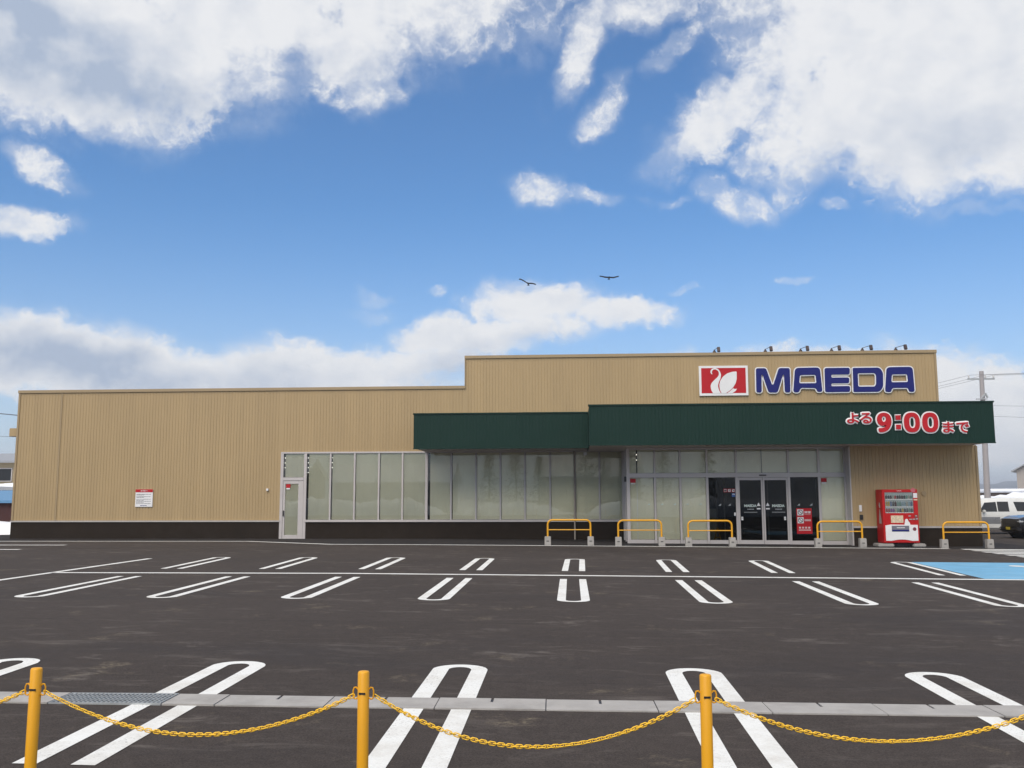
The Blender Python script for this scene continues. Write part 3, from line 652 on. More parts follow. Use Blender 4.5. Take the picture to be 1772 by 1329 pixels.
SG['c1']=[(11.557,4.606),(11.729,4.611),(11.726,4.443),(11.557,4.442)]
SG['c2']=[(11.557,4.269),(11.725,4.273),(11.722,4.106),(11.556,4.102)]
SG['z1']=[(11.839,3.994),(12.39,4.702)]
SG['z2']=[(12.479,3.989),(13.03,4.696)]
SG['z1h']=[(12.023,4.145),(12.239,4.553)]
SG['z2h']=[(12.66,4.14),(12.877,4.548)]

YS = D - 0.06
def border(name, polys, y, r, mat_, parent, squash=.35, square=True):
    """a raised outline: a flattened rim following closed polygons in x,z"""
    b = MB()
    for p in polys:
        k0 = len(b.v); b.tube([(x, 0, z) for x, z in p], r * (1.414 if square else 1.0), 4 if square else 8, True, a0=PI / 4 if square else 0)
        b.v[k0:] = [(v[0], y + v[1] * squash, v[2]) for v in b.v[k0:]]
    return b.build(name, mat_, parent, smooth=True, angle=30)
def outlines(m):
    """outer and inner edges of the front face of a flat extruded mesh, as closed polygons in x,z"""
    ymin = min(v.co.y for v in m.vertices); cnt = {}
    for p in m.polygons:
        vs = list(p.vertices)
        if all(abs(m.vertices[i].co.y - ymin) < 1e-4 for i in vs):
            for a, b in zip(vs, vs[1:] + vs[:1]):
                ka, kb = [tuple(round(c, 4) for c in (m.vertices[i].co.x, m.vertices[i].co.z)) for i in (a, b)]
                if ka != kb: cnt[tuple(sorted((ka, kb)))] = cnt.get(tuple(sorted((ka, kb))), 0) + 1
    nb = {}
    for (a, b), c in cnt.items():
        if c == 1: nb.setdefault(a, []).append(b); nb.setdefault(b, []).append(a)
    out = []
    while nb:
        s = next(iter(nb)); path = [s]; cur = s
        while True:
            nx = nb.get(cur)
            if not nx: break
            n = nx.pop(); nb[n].remove(cur)
            if not nb[cur]: del nb[cur]
            if n in nb and not nb[n]: del nb[n]
            if n == s: break
            path.append(n); cur = n
        if len(path) > 3: out.append(path)
    return out
sgn = thing('shop_sign', 'large navy sign reading MAEDA in white outlined letters on the beige upper wall', 'shop sign', (0, 0, 0))
for outer, hole in (('M', None), ('A1', 'A1h'), ('E', None), ('D', 'Dh'), ('A2', 'A2h')):
    poly = [SG[outer]]; rr = 0.09 if outer in ('M', 'E') else (0.16 if outer != 'D' else [.05, .26, .2, .2, .26, .05])
    polys = [roundpoly(SG[outer], rr)] + ([roundpoly(SG[hole], .07)] if hole else [])
    letter = curve_mesh('letter', polys, YS - .015, .04, 0.0, M_NAVY, sgn)
    border('letter_border', polys, YS - .0, .047, M_WHITE, letter)
lg = thing('logo_sign', 'red board with a white swan emblem and white border beside the navy letters', 'logo sign', (0, 0, 0))
curve_mesh('board', [SG['board']], YS + .02, .07, 0, M_WHITE, lg); curve_mesh('red_field', [SG['red']], YS - .017, .004, 0, M_SIGNRED, lg)
sw = curve_mesh('swan', [roundpoly(SG['neck'], .05)], YS - .0215, .004, 0, M_WHITE, lg)
curve_mesh('wing', [roundpoly(SG['wing'], .04)], YS - .0215, .004, 0, M_WHITE, sw); curve_mesh('tail', [SG['tail']], YS - .0215, .004, 0, M_WHITE, sw)
hs = thing('hours_sign', 'red opening hours sign reading よる9:00まで with white outlines on the green canopy', 'hours sign', (0, 0, 0))
YH = 33.92
def chars(polys):
    o = curve_mesh('character', polys, YH - .020, .05, 0, M_SIGNRED, hs); border('character_border', polys, YH, .047, M_WHITE, o)
def oval(a, b, p=2.5, n=28):
    cx, cy, rx, ry = (a[0] + b[0]) / 2, (a[1] + b[1]) / 2, abs(b[0] - a[0]) / 2, abs(b[1] - a[1]) / 2
    f = lambda v: math.copysign(abs(v) ** (2 / p), v)
    return [(cx + rx * f(math.cos(2 * PI * k / n)), cy + ry * f(math.sin(2 * PI * k / n))) for k in range(n)]
chars([roundpoly(SG['nine'], .08), roundpoly(SG['nineh'], .05)])
chars([SG['c1']]); chars([SG['c2']])
chars([oval(*SG['z1']), oval(*SG['z1h'])]); chars([oval(*SG['z2']), oval(*SG['z2h'])])
for ch, key in (('よ', 'yo'), ('る', 'ru'), ('ま', 'ma'), ('で', 'de')):
    (x0, z0), (x1, z1) = SG[key]
    o, ref = text_mesh('character', ch, YH - .020, .05, M_SIGNRED, hs, (x0, z0, x1, z1), .018)
    border('character_border', outlines(o.data), YH, .052, M_WHITE, o, .35, False)
# notice board on the left wall
nb = thing('notice_board', 'white notice board with red header reading お客様へ on the plain left wall', 'notice board', (0, 0, 0))
box('panel', (-18.93, -18.16, D - .04, D - .012, 1.36, 2.12), M_WHITE, nb, .004); box('header', (-18.928, -18.162, D - .047, D - .0405, 1.99, 2.118), M_SIGNRED, nb)
text_mesh('lettering', 'お客様へ', D - .049, .002, M_WHITE, nb, (-18.70, 2.02, -18.39, 2.085), .02)
pr = MB(); rnd = random.Random(3)
for k, z in enumerate((1.90, 1.87, 1.80, 1.77, 1.69, 1.64, 1.60, 1.55, 1.50)):
    x = -18.88; xe = -18.24 if k % 2 == 0 else -18.55
    while x < xe:
        w = rnd.uniform(.02, .07); pr.box(x, min(x + w, xe), D - .0425, D - .041, z - .009, z + .009); x += w + rnd.uniform(.008, .02)
pr.build('printed_lines', M_INK, nb)['kind'] = 'stuff'; pr = MB()
for k in range(6): pr.box(-18.70 + .05 * k, -18.662 + .05 * k, D - .0425, D - .041, 1.40, 1.43)
pr.build('printed_lines', M_NAVY, nb)
# red notice hung on the glass right of the sliding doors
ns = thing('no_smoking_notice', 'red notice with two white prohibition pictograms on glass right of the sliding doors', 'notice', (0, 0, 0))
yN = EG - .012; box('panel', (8.52, 9.10, yN, yN + .008, .31, 1.28), M_SIGNRED, ns, .002)
for z in (1.01, .71):
    q = box('pictogram', (8.555, 8.785, yN - .003, yN - .001, z, z + .23), M_WHITE, ns)
    c = MB(); r_ = [(8.67 + .085 * math.cos(2 * PI * k / 16), yN - .006, z + .115 + .085 * math.sin(2 * PI * k / 16)) for k in range(16)]
    c.tube(r_, .012, 4, True); c.box(8.60, 8.74, yN - .009, yN - .0055, z + .105, z + .128, Matrix.Translation((8.67, 0, z + .115)) @ Matrix.Rotation(R(45), 4, 'Y') @ Matrix.Translation((-8.67, 0, -z - .115)))
    c.build('pictogram_ring', M_INK, q)
text_mesh('lettering', '禁煙', yN - .002, .002, M_WHITE, ns, (8.82, 1.08, 9.06, 1.17), .02)
pr = MB()
for k in range(5): pr.box(8.82 + .048 * k, 8.858 + .048 * k, yN - .002, yN - .0005, .79, .86)
for k in range(4): pr.box(8.60 + .115 * k, 8.675 + .115 * k, yN - .002, yN - .0005, .51, .575)
for k in range(11): pr.box(8.59 + .042 * k, 8.622 + .042 * k, yN - .002, yN - .0005, .43, .475)
for k in range(6): pr.box(8.82 + .04 * k, 8.85 + .04 * k, yN - .002, yN - .0005, 1.04, 1.055)
pr.build('lettering', mat('pale_print', (0.62, 0.50, 0.50), .6), ns)['kind'] = 'stuff'
# folding yellow sign inside the clear pane
wf = thing('floor_sign', 'small folding yellow floor sign standing behind the clear glass pane', 'floor sign', (5.62, EG + .7, gz(5.6)))
for s in (-1, 1):
    t_ = Matrix.Translation((s * .0, 0, .62)) @ Matrix.Rotation(R(-14 * s), 4, 'Y')
    f = MB()
    f.box(-.02, .02, -.02, .02, -.60, 0, t_); f.build('leg', M_YRAIL, wf)
MB().box(-.11, .11, -.012, .012, .2, .24).build('crossbar', M_YRAIL, wf)

# ------------------------------------------------------------------ floodlights along the roof edge
M_BROWN = mat('dark_bronze', (0.040, 0.026, 0.028), .45, .3)
fl = None
for k, x in enumerate((6.04, 8.17, 9.64, 10.92, 12.19, 13.56)):
    lab = ('leftmost bronze floodlight on the roof edge, above the swan board', 'bronze floodlight on the roof edge above the letter M', 'bronze floodlight on the roof edge above the first letter A',
           'bronze floodlight on the roof edge above the letter E', 'bronze floodlight on the roof edge above the letter D', 'rightmost bronze floodlight on the roof edge, above the last letter A')[k]
    if fl is None:
        fl = t0 = thing('floodlight', lab, 'floodlight', (x, 0, 0), group='floodlights along the roof edge')
        MB().lathe([(.09, 7.79), (.075, 7.83), (.028, 7.91), (.02, 7.94)], 10, Matrix.Translation((0, D + .12, 0))).build('base', M_BROWN, t0, smooth=True)
        MB().tube([(0, D + .12, 7.92), (0, D - .30, 7.90), (0, D - 1.0, 7.85)], .012, 6).build('arm', M_BROWN, t0)
        hd = MB().box(-.06, .06, -.045, .045, -.11, .11, Matrix.Translation((0, D - 1.02, 7.76)) @ Matrix.Rotation(R(-24), 4, 'X')).build('lamp_head', M_BROWN, t0, bevel=.012)
        MB().box(-.05, .05, .046, .051, -.09, .09, Matrix.Translation((0, D - 1.02, 7.76)) @ Matrix.Rotation(R(-24), 4, 'X')).build('lens', M_GLASS, hd)
    else:
        t0 = copy_tree(fl); t0.location.x = x; t0['label'] = lab

# ------------------------------------------------------------------ guard rails on concrete feet
def arc(cx, cz, r, a0, a1, n=6): return [(cx + r * math.cos(R(a0 + (a1 - a0) * k / n)), 0, cz + r * math.sin(R(a0 + (a1 - a0) * k / n))) for k in range(n + 1)]
hw, top = .785, .925
gd_ = None
RL = ['yellow guard rail on concrete feet in front of the downpipe, leftmost of five', 'yellow guard rail on concrete feet before the frosted panes at the entrance\'s left end', 'yellow guard rail on concrete feet before the clear pane left of the sliding doors',
      'yellow guard rail on concrete feet between the red notice and the vending machine', 'yellow guard rail on concrete feet at the right corner of the building, beside the crossing']
for k, (a, b) in enumerate(((-.96, .61), (1.62, 3.19), (4.15, 5.73), (8.77, 10.35), (13.15, 14.75))):
    xm = (a + b) / 2
    if gd_ is None:
        gd_ = g0 = thing('guard_rail', RL[k], 'guard rail', (xm, 34.42, gz(xm)), group='guard rails before the entrance')
        pts = [(-hw, 0, .2)] + arc(-hw + .17, top - .17, .17, 180, 90) + arc(hw - .17, top - .17, .17, 90, 0) + [(hw, 0, .2)]
        MB().tube(pts, .034, 10).build('rail', M_YRAIL, g0, smooth=True)
        MB().tube([(-hw, 0, .57), (hw, 0, .57)], .019, 8).build('crossbar', M_YRAIL, g0, smooth=True)
        for s in (-1, 1):
            f = MB(); X = s * hw; tpr = [(.118, 0), (.112, .33)]
            vs = [(X + sx * w_, sy * w_, z) for (w_, z) in tpr for sx, sy in ((-1, -1), (1, -1), (1, 1), (-1, 1))]
            f.add(vs, [(3, 2, 1, 0), (4, 5, 6, 7), (0, 1, 5, 4), (1, 2, 6, 5), (2, 3, 7, 6), (3, 0, 4, 7)])
            f = f.build('foot', M_CONC, g0, bevel=.012)
            MB().box(X - .045, X + .045, -.123, -.112, .15, .178).build('slot', M_BLACK, f)
    else:
        g0 = copy_tree(gd_); g0.location = (xm, 34.42 - .06 * (k == 4), gz(xm)); g0['label'] = RL[k]

# ------------------------------------------------------------------ vending machine
VX0, VX1, VY0, VY1, VZ0, VZ1 = 0, 1.27, -.36, .36, .14, 2.09
vm = thing('vending_machine', 'red drinks vending machine with white lower panel standing on grey pads by the beige wall', 'vending machine', (11.30, 35.38, gz(11.9)))
box('cabinet', (VX0, VX1, VY0 + .06, VY1, VZ0, VZ1), M_RED, vm, .015); yf = VY0
dm = MB()
for d in ((VX0, VX0 + .10, VZ0 + .02, VZ1), (VX1 - .155, VX1, VZ0 + .02, VZ1), (VX0 + .101, VX1 - .156, VZ1 - .11, VZ1), (VX0 + .101, VX1 - .156, VZ0 + .02, VZ1 - .86)): dm.box(d[0], d[1], yf, yf + .058, d[2], d[3])
dm.build('door', M_RED, vm, bevel=.008)
WX0, WX1, WZ0, WZ1 = VX0 + .101, VX1 - .156, VZ1 - .86, VZ1 - .11
dw = box('display_window', (WX0, WX1, yf + .006, yf + .010, WZ0, WZ1), M_GLASS, vm)
MG = mat('display_back', (0.30, 0.34, 0.36), .6, emit=.30)
box('display_back', (WX0, WX1, yf + .05, yf + .056, WZ0, WZ1), MG, dw)
cols = [(.08, .03, .03), (.45, .04, .03), (.55, .36, .06), (.10, .16, .34), (.16, .30, .26), (.05, .05, .06), (.42, .40, .36), (.30, .42, .52), (.26, .08, .30), (.62, .60, .55)]
CM = [mat('drink_%d' % i, c, .35) for i, c in enumerate(cols)]
rows = ((WZ1 - .235, .13, [0, 5, 0, 6, 1, 0, 5, 0, 5, 4, 6, 4]), (WZ1 - .51, .19, [2, 2, 3, 5, 0, 4, 4, 7, 7, 6, 7, 3]), (WZ0 + .03, .14, [1, 1, 8, 8, 6, 4, 5, 2, 5, 5, 4, 5]))
for z, h, seq in rows:
    for half in ('shelf',): box('shelf', (WX0 + .01, WX1 - .01, yf + .013, yf + .045, z - .032, z - .004), M_WHITE, dw)
    bt = MB()
    for i, c in enumerate(seq):
        bt.m = c; bt.lathe([(.033, 0), (.036, h * .15), (.036, h * .74), (.016, h * .90), (.016, h)], 6, Matrix.Translation((WX0 + .06 + (WX1 - WX0 - .12) * i / 11, yf + .030, z)) @ Matrix.Scale(.55, 4, (0, 1, 0)))
    bt.build('sample_drinks', CM, dw)['kind'] = 'stuff'
    pb = MB()
    for i in range(12): pb.box(WX0 + .035 + (WX1 - WX0 - .12) * i / 11, WX0 + .085 + (WX1 - WX0 - .12) * i / 11, yf - .002, yf + .004, z - .028, z - .010)
    pb.build('price_buttons', M_WHITE, dw)['kind'] = 'stuff'
# white lower panel with curved lower edge
N = 10; low = [(VX0 + .07, VZ0 + .64), (VX0 + .26, VZ0 + .675), (VX1 - .05, VZ0 + .66)] + [(VX1 - .05, VZ0 + .09)] + [(VX1 - .26 - (VX1 - .52) * k / N, VZ0 + .085 + .05 * math.sin(PI * k / N)) for k in range(N + 1)] + [(VX0 + .07, VZ0 + .09)]
MB().prism(low, yf - .012, yf - .001).build('lower_panel', M_WHITE, vm)
sl = box('dispense_slot', (VX0 + .29, VX1 - .36, yf - .018, yf - .0125, VZ0 + .42, VZ0 + .63), mat('slot_grey', (.16, .16, .20), .4), vm, .004)
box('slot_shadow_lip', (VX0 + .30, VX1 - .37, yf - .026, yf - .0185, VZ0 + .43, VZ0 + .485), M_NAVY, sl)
st = MB()
for k in range(9): st.box(VX0 + .47 + .032 * k, VX0 + .494 + .032 * k, yf - .020, yf - .0185, VZ0 + .545, VZ0 + .575)
st.build('lettering', M_WHITE, sl)['kind'] = 'stuff'
MB().tube([(VX1 - .17, yf - .012, VZ0 + .51), (VX1 - .17, yf - .018, VZ0 + .51)], .065, 16).build('badge', mat('badge_maroon', (.18, .03, .05), .4), vm)
MB().tube([(VX1 - .15, yf + .0, VZ1 - .03), (VX1 - .15, yf - .008, VZ1 - .03)], .085, 18).build('badge', mat('badge_pink', (.48, .12, .14), .4), vm)
box('poster', (VX0 + .28, VX0 + .72, yf - .006, yf - .001, VZ0 + .735, VZ0 + 1.0), mat('poster_cream', (.62, .50, .36), .6, 0, .35, 14), vm)
bs = [(0, 0), (.125, 0), (.115, .09), (.085, .16), (.075, .24), (.045, .25), (.02, .22), (.01, .1)]
MB().prism([(VX0 + .75 + a * 1.7, VZ0 + .665 + b_ * .85) for a, b_ in bs], yf - .007, yf - .001).build('bottle_print', M_WHITE, vm)
box('coin_panel', (VX1 - .14, VX1 - .03, yf - .008, yf - .001, VZ0 + .83, VZ0 + 1.02), mat('coin_grey', (.20, .05, .05), .4), vm, .003)
for k, (a, w_, z) in enumerate(((.34, .10, .845), (.22, .09, .85), (.10, .07, .86), (.36, .08, .965), (.12, .06, .97))): box('coin_slot', (VX1 - a, VX1 - a + w_, yf - .012, yf - .0085, VZ0 + z, VZ0 + z + .035), M_STEEL, vm)
box('sticker', (VX1 - .15, VX1 - .01, yf - .004, yf - .001, VZ1 - .31, VZ1 - .135), M_WHITE, vm); box('sticker', (VX1 - .145, VX1 - .01, yf - .004, yf - .001, VZ1 - .40, VZ1 - .355), mat('sticker_cream', (.65, .55, .38)), vm)
# short illegible script stroke above the window, white bottle print on the side
MB().tube([(VX0 + .54 + .012 * k, yf - .002, VZ1 - .055 + .014 * math.sin(k * 1.3)) for k in range(15)], .007, 4).build('script_stroke', M_WHITE, vm)
side = [(-.20, .70), (.08, .70), (.06, .92), (.02, 1.06), (-.01, 1.22), (-.07, 1.22), (-.10, 1.06), (-.17, .90)]
sb = MB(); n_ = len(side); sb.add([(VX0 - .003, y_, VZ0 + z_) for y_, z_ in side], [tuple(range(n_))]); sb.add([(VX0 - .003, y_, VZ0 + z_) for y_, z_ in ((-.12, 1.28), (.0, 1.27), (.06, 1.36), (-.02, 1.48), (-.10, 1.46))], [(0, 1, 2, 3, 4)])
sb.build('bottle_print', mat('side_print', (.42, .36, .36), .5), vm)
for a, b_ in ((-.24, .34), (VX1 - .24, VX1 + .20)):
    box('pad', (a, b_, -.42, .2, 0.0, .125), M_CONC, vm, .03)
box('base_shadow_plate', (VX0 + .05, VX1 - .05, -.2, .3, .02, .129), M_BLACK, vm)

# ------------------------------------------------------------------ chain posts and chain
PX = [-4.75, -2.93, -1.12, 0.67, 2.47]
LP = ['yellow chain post just beyond the left edge of the picture', 'yellow chain post, leftmost one visible, with the steel grating behind its right side', 'yellow chain post in the middle, between the two long sagging chains',
      'yellow chain post standing in front of a white hairpin line, right of centre', 'yellow chain post at the far right end of the chain']
cp = None; PH = .79
for k, x in enumerate(PX):
    if cp is None:
        cp = p0 = thing('chain_post', LP[k], 'chain post', (x, 5.0, 0), group='chain posts in the foreground')
        pz = MB().lathe([(.0305, 0), (.0305, PH - .008), (.026, PH - .001), (.012, PH + .001)], 20).build('post', M_YPOST, p0, smooth=True, angle=50)
        MB().lathe([(.06, -.0), (.06, .008), (.034, .012)], 20).build('base_plate', M_YPOST, p0, smooth=True)
        for s in (-1, 1):
            pts = [(s * .028, 0, .695), (s * .040, 0, .706), (s * .050, 0, .704), (s * .055, 0, .690), (s * .055, 0, .662), (s * .050, 0, .648), (s * .040, 0, .646), (s * .028, 0, .655)]
            MB().tube(pts, .0042, 6).build('ring', M_YPOST, p0, smooth=True)
        MB().box(-.0175, .0175, -.0318, -.0285, .674, .684).build('slot', M_BLACK, p0)
    else:
        p0 = copy_tree(cp); p0.location.x = x; p0['label'] = LP[k]; p0.rotation_euler = (R((.0, .2, -.1, .3)[k - 1]), R((.35, -.15, .2, 0)[k - 1]), R((3, -2, 6, 0)[k - 1]))
# one link, shared by all
lm = MB(); pts = []
for s, c0 in ((1, 0), (-1, PI)):
    for j in range(4):
        a = -PI / 2 + PI * j / 3 + c0; pts.append((s * .0115 * 1 + .0090 * math.cos(a), .0090 * math.sin(a), 0))
lm.tube(pts, 0.0030, 4, True); LINK = lm.mesh('chain_link'); LINK.materials.append(M_YCHAIN); LINK.polygons.foreach_set('use_smooth', [True] * len(LINK.polygons))
CL = ['yellow plastic chain running out of the picture at the left', 'yellow plastic chain sagging in front of the steel grating, left of the middle post', 'yellow plastic chain sagging between the middle post and the next post to its right', 'yellow plastic chain sagging at the right end, up to the picture edge']
for k in range(4):
    x0, x1 = PX[k] + .056, PX[k + 1] - .056; za, zb = .664, .664; sag = (.19, .212, .250, .198)[k]; ch = thing('chain', CL[k], 'chain', ((x0 + x1) / 2, 5.0, .6), group='chains between the posts')
    f = lambda u: Vector((x0 + (x1 - x0) * u, 5.0 + .006 * math.sin(u * 9 + k), za + (zb - za) * u - sag * 4 * u * (1 - u)))
    S = 2000; pts = [f(i / S) for i in range(S + 1)]; L = sum((pts[i + 1] - pts[i]).length for i in range(S)); n = round(L / .0236); step = L / n
    acc = 0; tgt = step / 2; i = 0; idx = 0
    rnd = random.Random(k)
    while i < S and idx < n:
        d = (pts[i + 1] - pts[i]).length
        if acc + d >= tgt:
            dr_ = (pts[i + 1] - pts[i]).normalized(); o = link('chain_link', LINK, ch)
            side_ = Vector((0, 1, 0)); upv = dr_.cross(side_).normalized()
            tw = R(rnd.uniform(-9, 9) + (90 if idx % 2 else 0) + 20 * math.sin(idx * .12 + k))
            a_ = side_ * math.cos(tw) + upv * math.sin(tw); b_ = dr_.cross(a_)
            M = Matrix((dr_, b_, a_)).transposed().to_4x4(); M.translation = pts[i] - Vector(ch.location)
            o.matrix_basis = M; idx += 1; tgt += step
        acc += d; i += 1
HAZE = 3e-4

# ------------------------------------------------------------------ vehicles
M_TYRE = mat('tyre', (0.02, 0.02, 0.02), .85); M_RIM = mat('rim', (.45, .46, .48), .35, .7)
M_CARGLASS = mat('car_glass', (0.012, 0.013, 0.015), .06, 0, .05, spec=.7)
M_VAN = mat('van_white_paint', (.66, .67, .66), .28, 0, .04, 1.0, coat=.6, dirt=.35, dirtcol=(.38, .37, .35)); M_DARKCAR = mat('dark_car_paint', (.016, .017, .022), .22, .2, .05, coat=.8)
M_SILVER = mat('silver_paint', (.34, .35, .37), .3, .5, .04, coat=.5)
M_LAMP = mat('lamp_lens', (.55, .57, .60), .12, .3); M_TAIL = mat('tail_lens', (.35, .02, .02), .2)
def vehicle(name, label, cat, st, paint, wheels, wr, windows, loc, rz, extras=None, group=None):
    """st = stations from nose to tail: x, half width, bottom, belt, top, half width at the top"""
    v = thing(name, label, cat, loc, rz, group)
    def prof(s):
        x, hw_, zb, ze, zt, tw = s
        return [(0, zb), (hw_ * .86, zb), (hw_ * .97, zb + .10), (hw_, zb + (ze - zb) * .55), (hw_ * .985, ze), (tw + (hw_ * .985 - tw) * .12, zt - (zt - ze) * .14), (tw * .88, zt - .015), (0, zt)]
    b = MB(); n = len(st); P = [prof(s) for s in st]; m_ = len(P[0])
    vs = []
    for s, p in zip(st, P):
        vs += [(s[0], -y, z) for y, z in p] + [(s[0], y, z) for y, z in reversed(p[1:-1])]
    ring = 2 * m_ - 2
    fs = [(i * ring + k, i * ring + (k + 1) % ring, (i + 1) * ring + (k + 1) % ring, (i + 1) * ring + k) for i in range(n - 1) for k in range(ring)]
    fs += [tuple(range(ring)), tuple((n - 1) * ring + k for k in range(ring))[::-1]]
    b.add(vs, fs); body = b.build('body', paint, v, smooth=True, angle=38)
    def ysurf(x, z):
        for a, c in zip(st, st[1:]):
            if a[0] >= x >= c[0]:
                u = (a[0] - x) / (a[0] - c[0]); q = [A + (B - A) * u for A, B in zip(a, c)]; p = prof(q)
                for (y1, z1), (y2, z2) in zip(p[1:], p[2:]):
                    if z1 <= z <= z2: return y1 + (y2 - y1) * (z - z1) / max(1e-6, z2 - z1)
                return p[-2][0]
        return st[0][1]
    for (nm, quad, mm) in windows:      # side glass: a small patch lying on the body surface
        for s in (-1, 1):
            g = MB(); N = 5; vs = []
            for j in range(N + 1):
                for i in range(N + 1):
                    u, w = i / N, j / N
                    x = (quad[0][0] * (1 - u) + quad[1][0] * u) * (1 - w) + (quad[3][0] * (1 - u) + quad[2][0] * u) * w
                    z = (quad[0][1] * (1 - u) + quad[1][1] * u) * (1 - w) + (quad[3][1] * (1 - u) + quad[2][1] * u) * w
                    vs.append((x, s * (ysurf(x, z) + .006), z))
            g.add(vs, [(j * (N + 1) + i, j * (N + 1) + i + 1, (j + 1) * (N + 1) + i + 1, (j + 1) * (N + 1) + i) for j in range(N) for i in range(N)])
            g.build(nm, mm, v, smooth=True)
    hw0 = max(s[1] for s in st)
    for wx in wheels:
        for s in (-1, 1):
            MB().tube([(wx, s * (hw0 - .22), wr), (wx, s * (hw0 + .004), wr)], wr * 1.13, 20).build('wheel_arch', M_BLACK, v)
            Mx = Matrix.Translation((wx, s * (hw0 - .10), wr)) @ Matrix.Rotation(-s * PI / 2, 4, 'X')
            t_ = MB().lathe([(wr * .62, -.11), (wr * .94, -.11), (wr, -.07), (wr, .08), (wr * .93, .115), (wr * .62, .105)], 22, Mx).build('wheel', M_TYRE, v, smooth=True)
            MB().lathe([(wr * .60, .10), (wr * .56, .117), (wr * .20, .10), (wr * .16, .116), (.01, .118)], 14, Mx).build('rim', M_RIM, t_)
    for (nm, dims, mm, bv) in (extras or []): MB().box(*dims).build(nm, mm, v, bevel=bv)
    return v
van_st = [(2.36, .60, .32, .70, .80, .50), (2.28, .76, .24, .86, .98, .66), (1.75, .84, .22, .98, 1.14, .74), (1.45, .85, .22, 1.08, 1.28, .74), (.95, .85, .22, 1.10, 1.72, .66), (.70, .85, .22, 1.11, 1.80, .66), (-.4, .85, .22, 1.12, 1.84, .67), (-1.7, .85, .22, 1.12, 1.83, .66), (-2.1, .84, .24, 1.12, 1.78, .65), (-2.26, .83, .26, 1.12, 1.62, .66), (-2.34, .80, .34, 1.0, 1.10, .74)]
van_w = [('window', [(.98, 1.12), (.10, 1.13), (.10, 1.62), (.66, 1.58)], M_CARGLASS), ('window', [(.05, 1.13), (-.50, 1.13), (-.50, 1.63), (.05, 1.63)], M_CARGLASS), ('window', [(-.88, 1.15), (-1.95, 1.15), (-2.0, 1.60), (-.76, 1.62)], M_CARGLASS), ('door_reflection', [(.98, .52), (-.02, .52), (-.02, .86), (.98, .86)], M_SILVER)]  # silver patch low on the front door: a grey reflection put on as colour
van_x = [('mirror', (.72, .86, -1.04, -.87, 1.08, 1.22), M_VAN, .03), ('mirror', (.72, .86, .87, 1.04, 1.08, 1.22), M_VAN, .03), ('headlight', (2.10, 2.30, -.74, -.50, .74, .88), M_LAMP, .02), ('headlight', (2.10, 2.30, .50, .74, .74, .88), M_LAMP, .02),
         ('windscreen', (1.02, 1.30, -.62, .62, 1.26, 1.30), M_CARGLASS, .0), ('door_seam', (-.03, -.015, -.858, -.848, .36, 1.05), M_BLACK, 0), ('door_seam', (-1.06, -1.045, -.858, -.848, .36, 1.05), M_BLACK, 0), ('side_sill', (-1.5, 1.2, -.862, -.80, .22, .30), M_BLACK, .01),
         ('door_handle', (.10, .26, -.875, -.85, .92, .95), M_VAN, .006), ('tail_light', (-2.30, -2.12, -.85, -.74, 1.0, 1.5), M_TAIL, .01)]
# facing left (towards -x)
vehicle('parked_van', 'white minivan parked side on beyond the right corner of the building', 'van', van_st, M_VAN, (1.45, -1.4), .31, van_w, (21.5, 49.6, gz(21.5)), PI, van_x)
suv_st = [(2.20, .62, .34, .62, .70, .52), (2.14, .80, .26, .82, .90, .68), (1.80, .88, .24, .94, 1.02, .76), (1.0, .90, .24, .98, 1.07, .80), (.85, .90, .24, 1.0, 1.14, .78), (.15, .90, .24, 1.02, 1.56, .62), (-.9, .90, .24, 1.03, 1.60, .62), (-1.9, .88, .26, 1.02, 1.50, .62), (-2.15, .84, .30, .98, 1.14, .72), (-2.22, .80, .40, .84, .92, .70)]
suv_w = [('window', [(.70, 1.05), (-.25, 1.06), (-.25, 1.46), (.22, 1.44)], M_CARGLASS), ('window', [(-.33, 1.06), (-1.7, 1.06), (-1.55, 1.42), (-.33, 1.46)], M_CARGLASS)]
suv_x = [('headlight', (1.90, 2.165, -.83, -.52, .72, .84), M_LAMP, .03), ('headlight', (1.90, 2.165, .52, .83, .72, .84), M_LAMP, .03), ('bumper', (2.02, 2.24, -.80, .80, .34, .52), M_BLACK, .04), ('number_plate', (2.241, 2.25, -.17, .17, .40, .52), mat('plate_yellow', (.65, .52, .05), .5), .004), ('grille', (2.10, 2.185, -.48, .48, .58, .72), M_BLACK, .02),
         ('mirror', (.66, .82, -1.06, -.90, 1.04, 1.17), M_DARKCAR, .03), ('mirror', (.66, .82, .90, 1.06, 1.04, 1.17), M_DARKCAR, .03), ('fog_lamp', (2.18, 2.245, -.74, -.62, .40, .48), M_LAMP, .01)]
vehicle('parked_car', 'dark car with its nose pointing left in front of the white minivan', 'car', suv_st, M_DARKCAR, (1.38, -1.38), .34, suv_w, (21.9, 44.0, gz(21.9)), PI + R(4), suv_x)
vehicle('parked_car', 'silver grey car mostly hidden behind the white minivan and the utility pole', 'car', suv_st, M_SILVER, (1.38, -1.38), .34, suv_w, (26.0, 57.5, gz(26)), PI, suv_x)
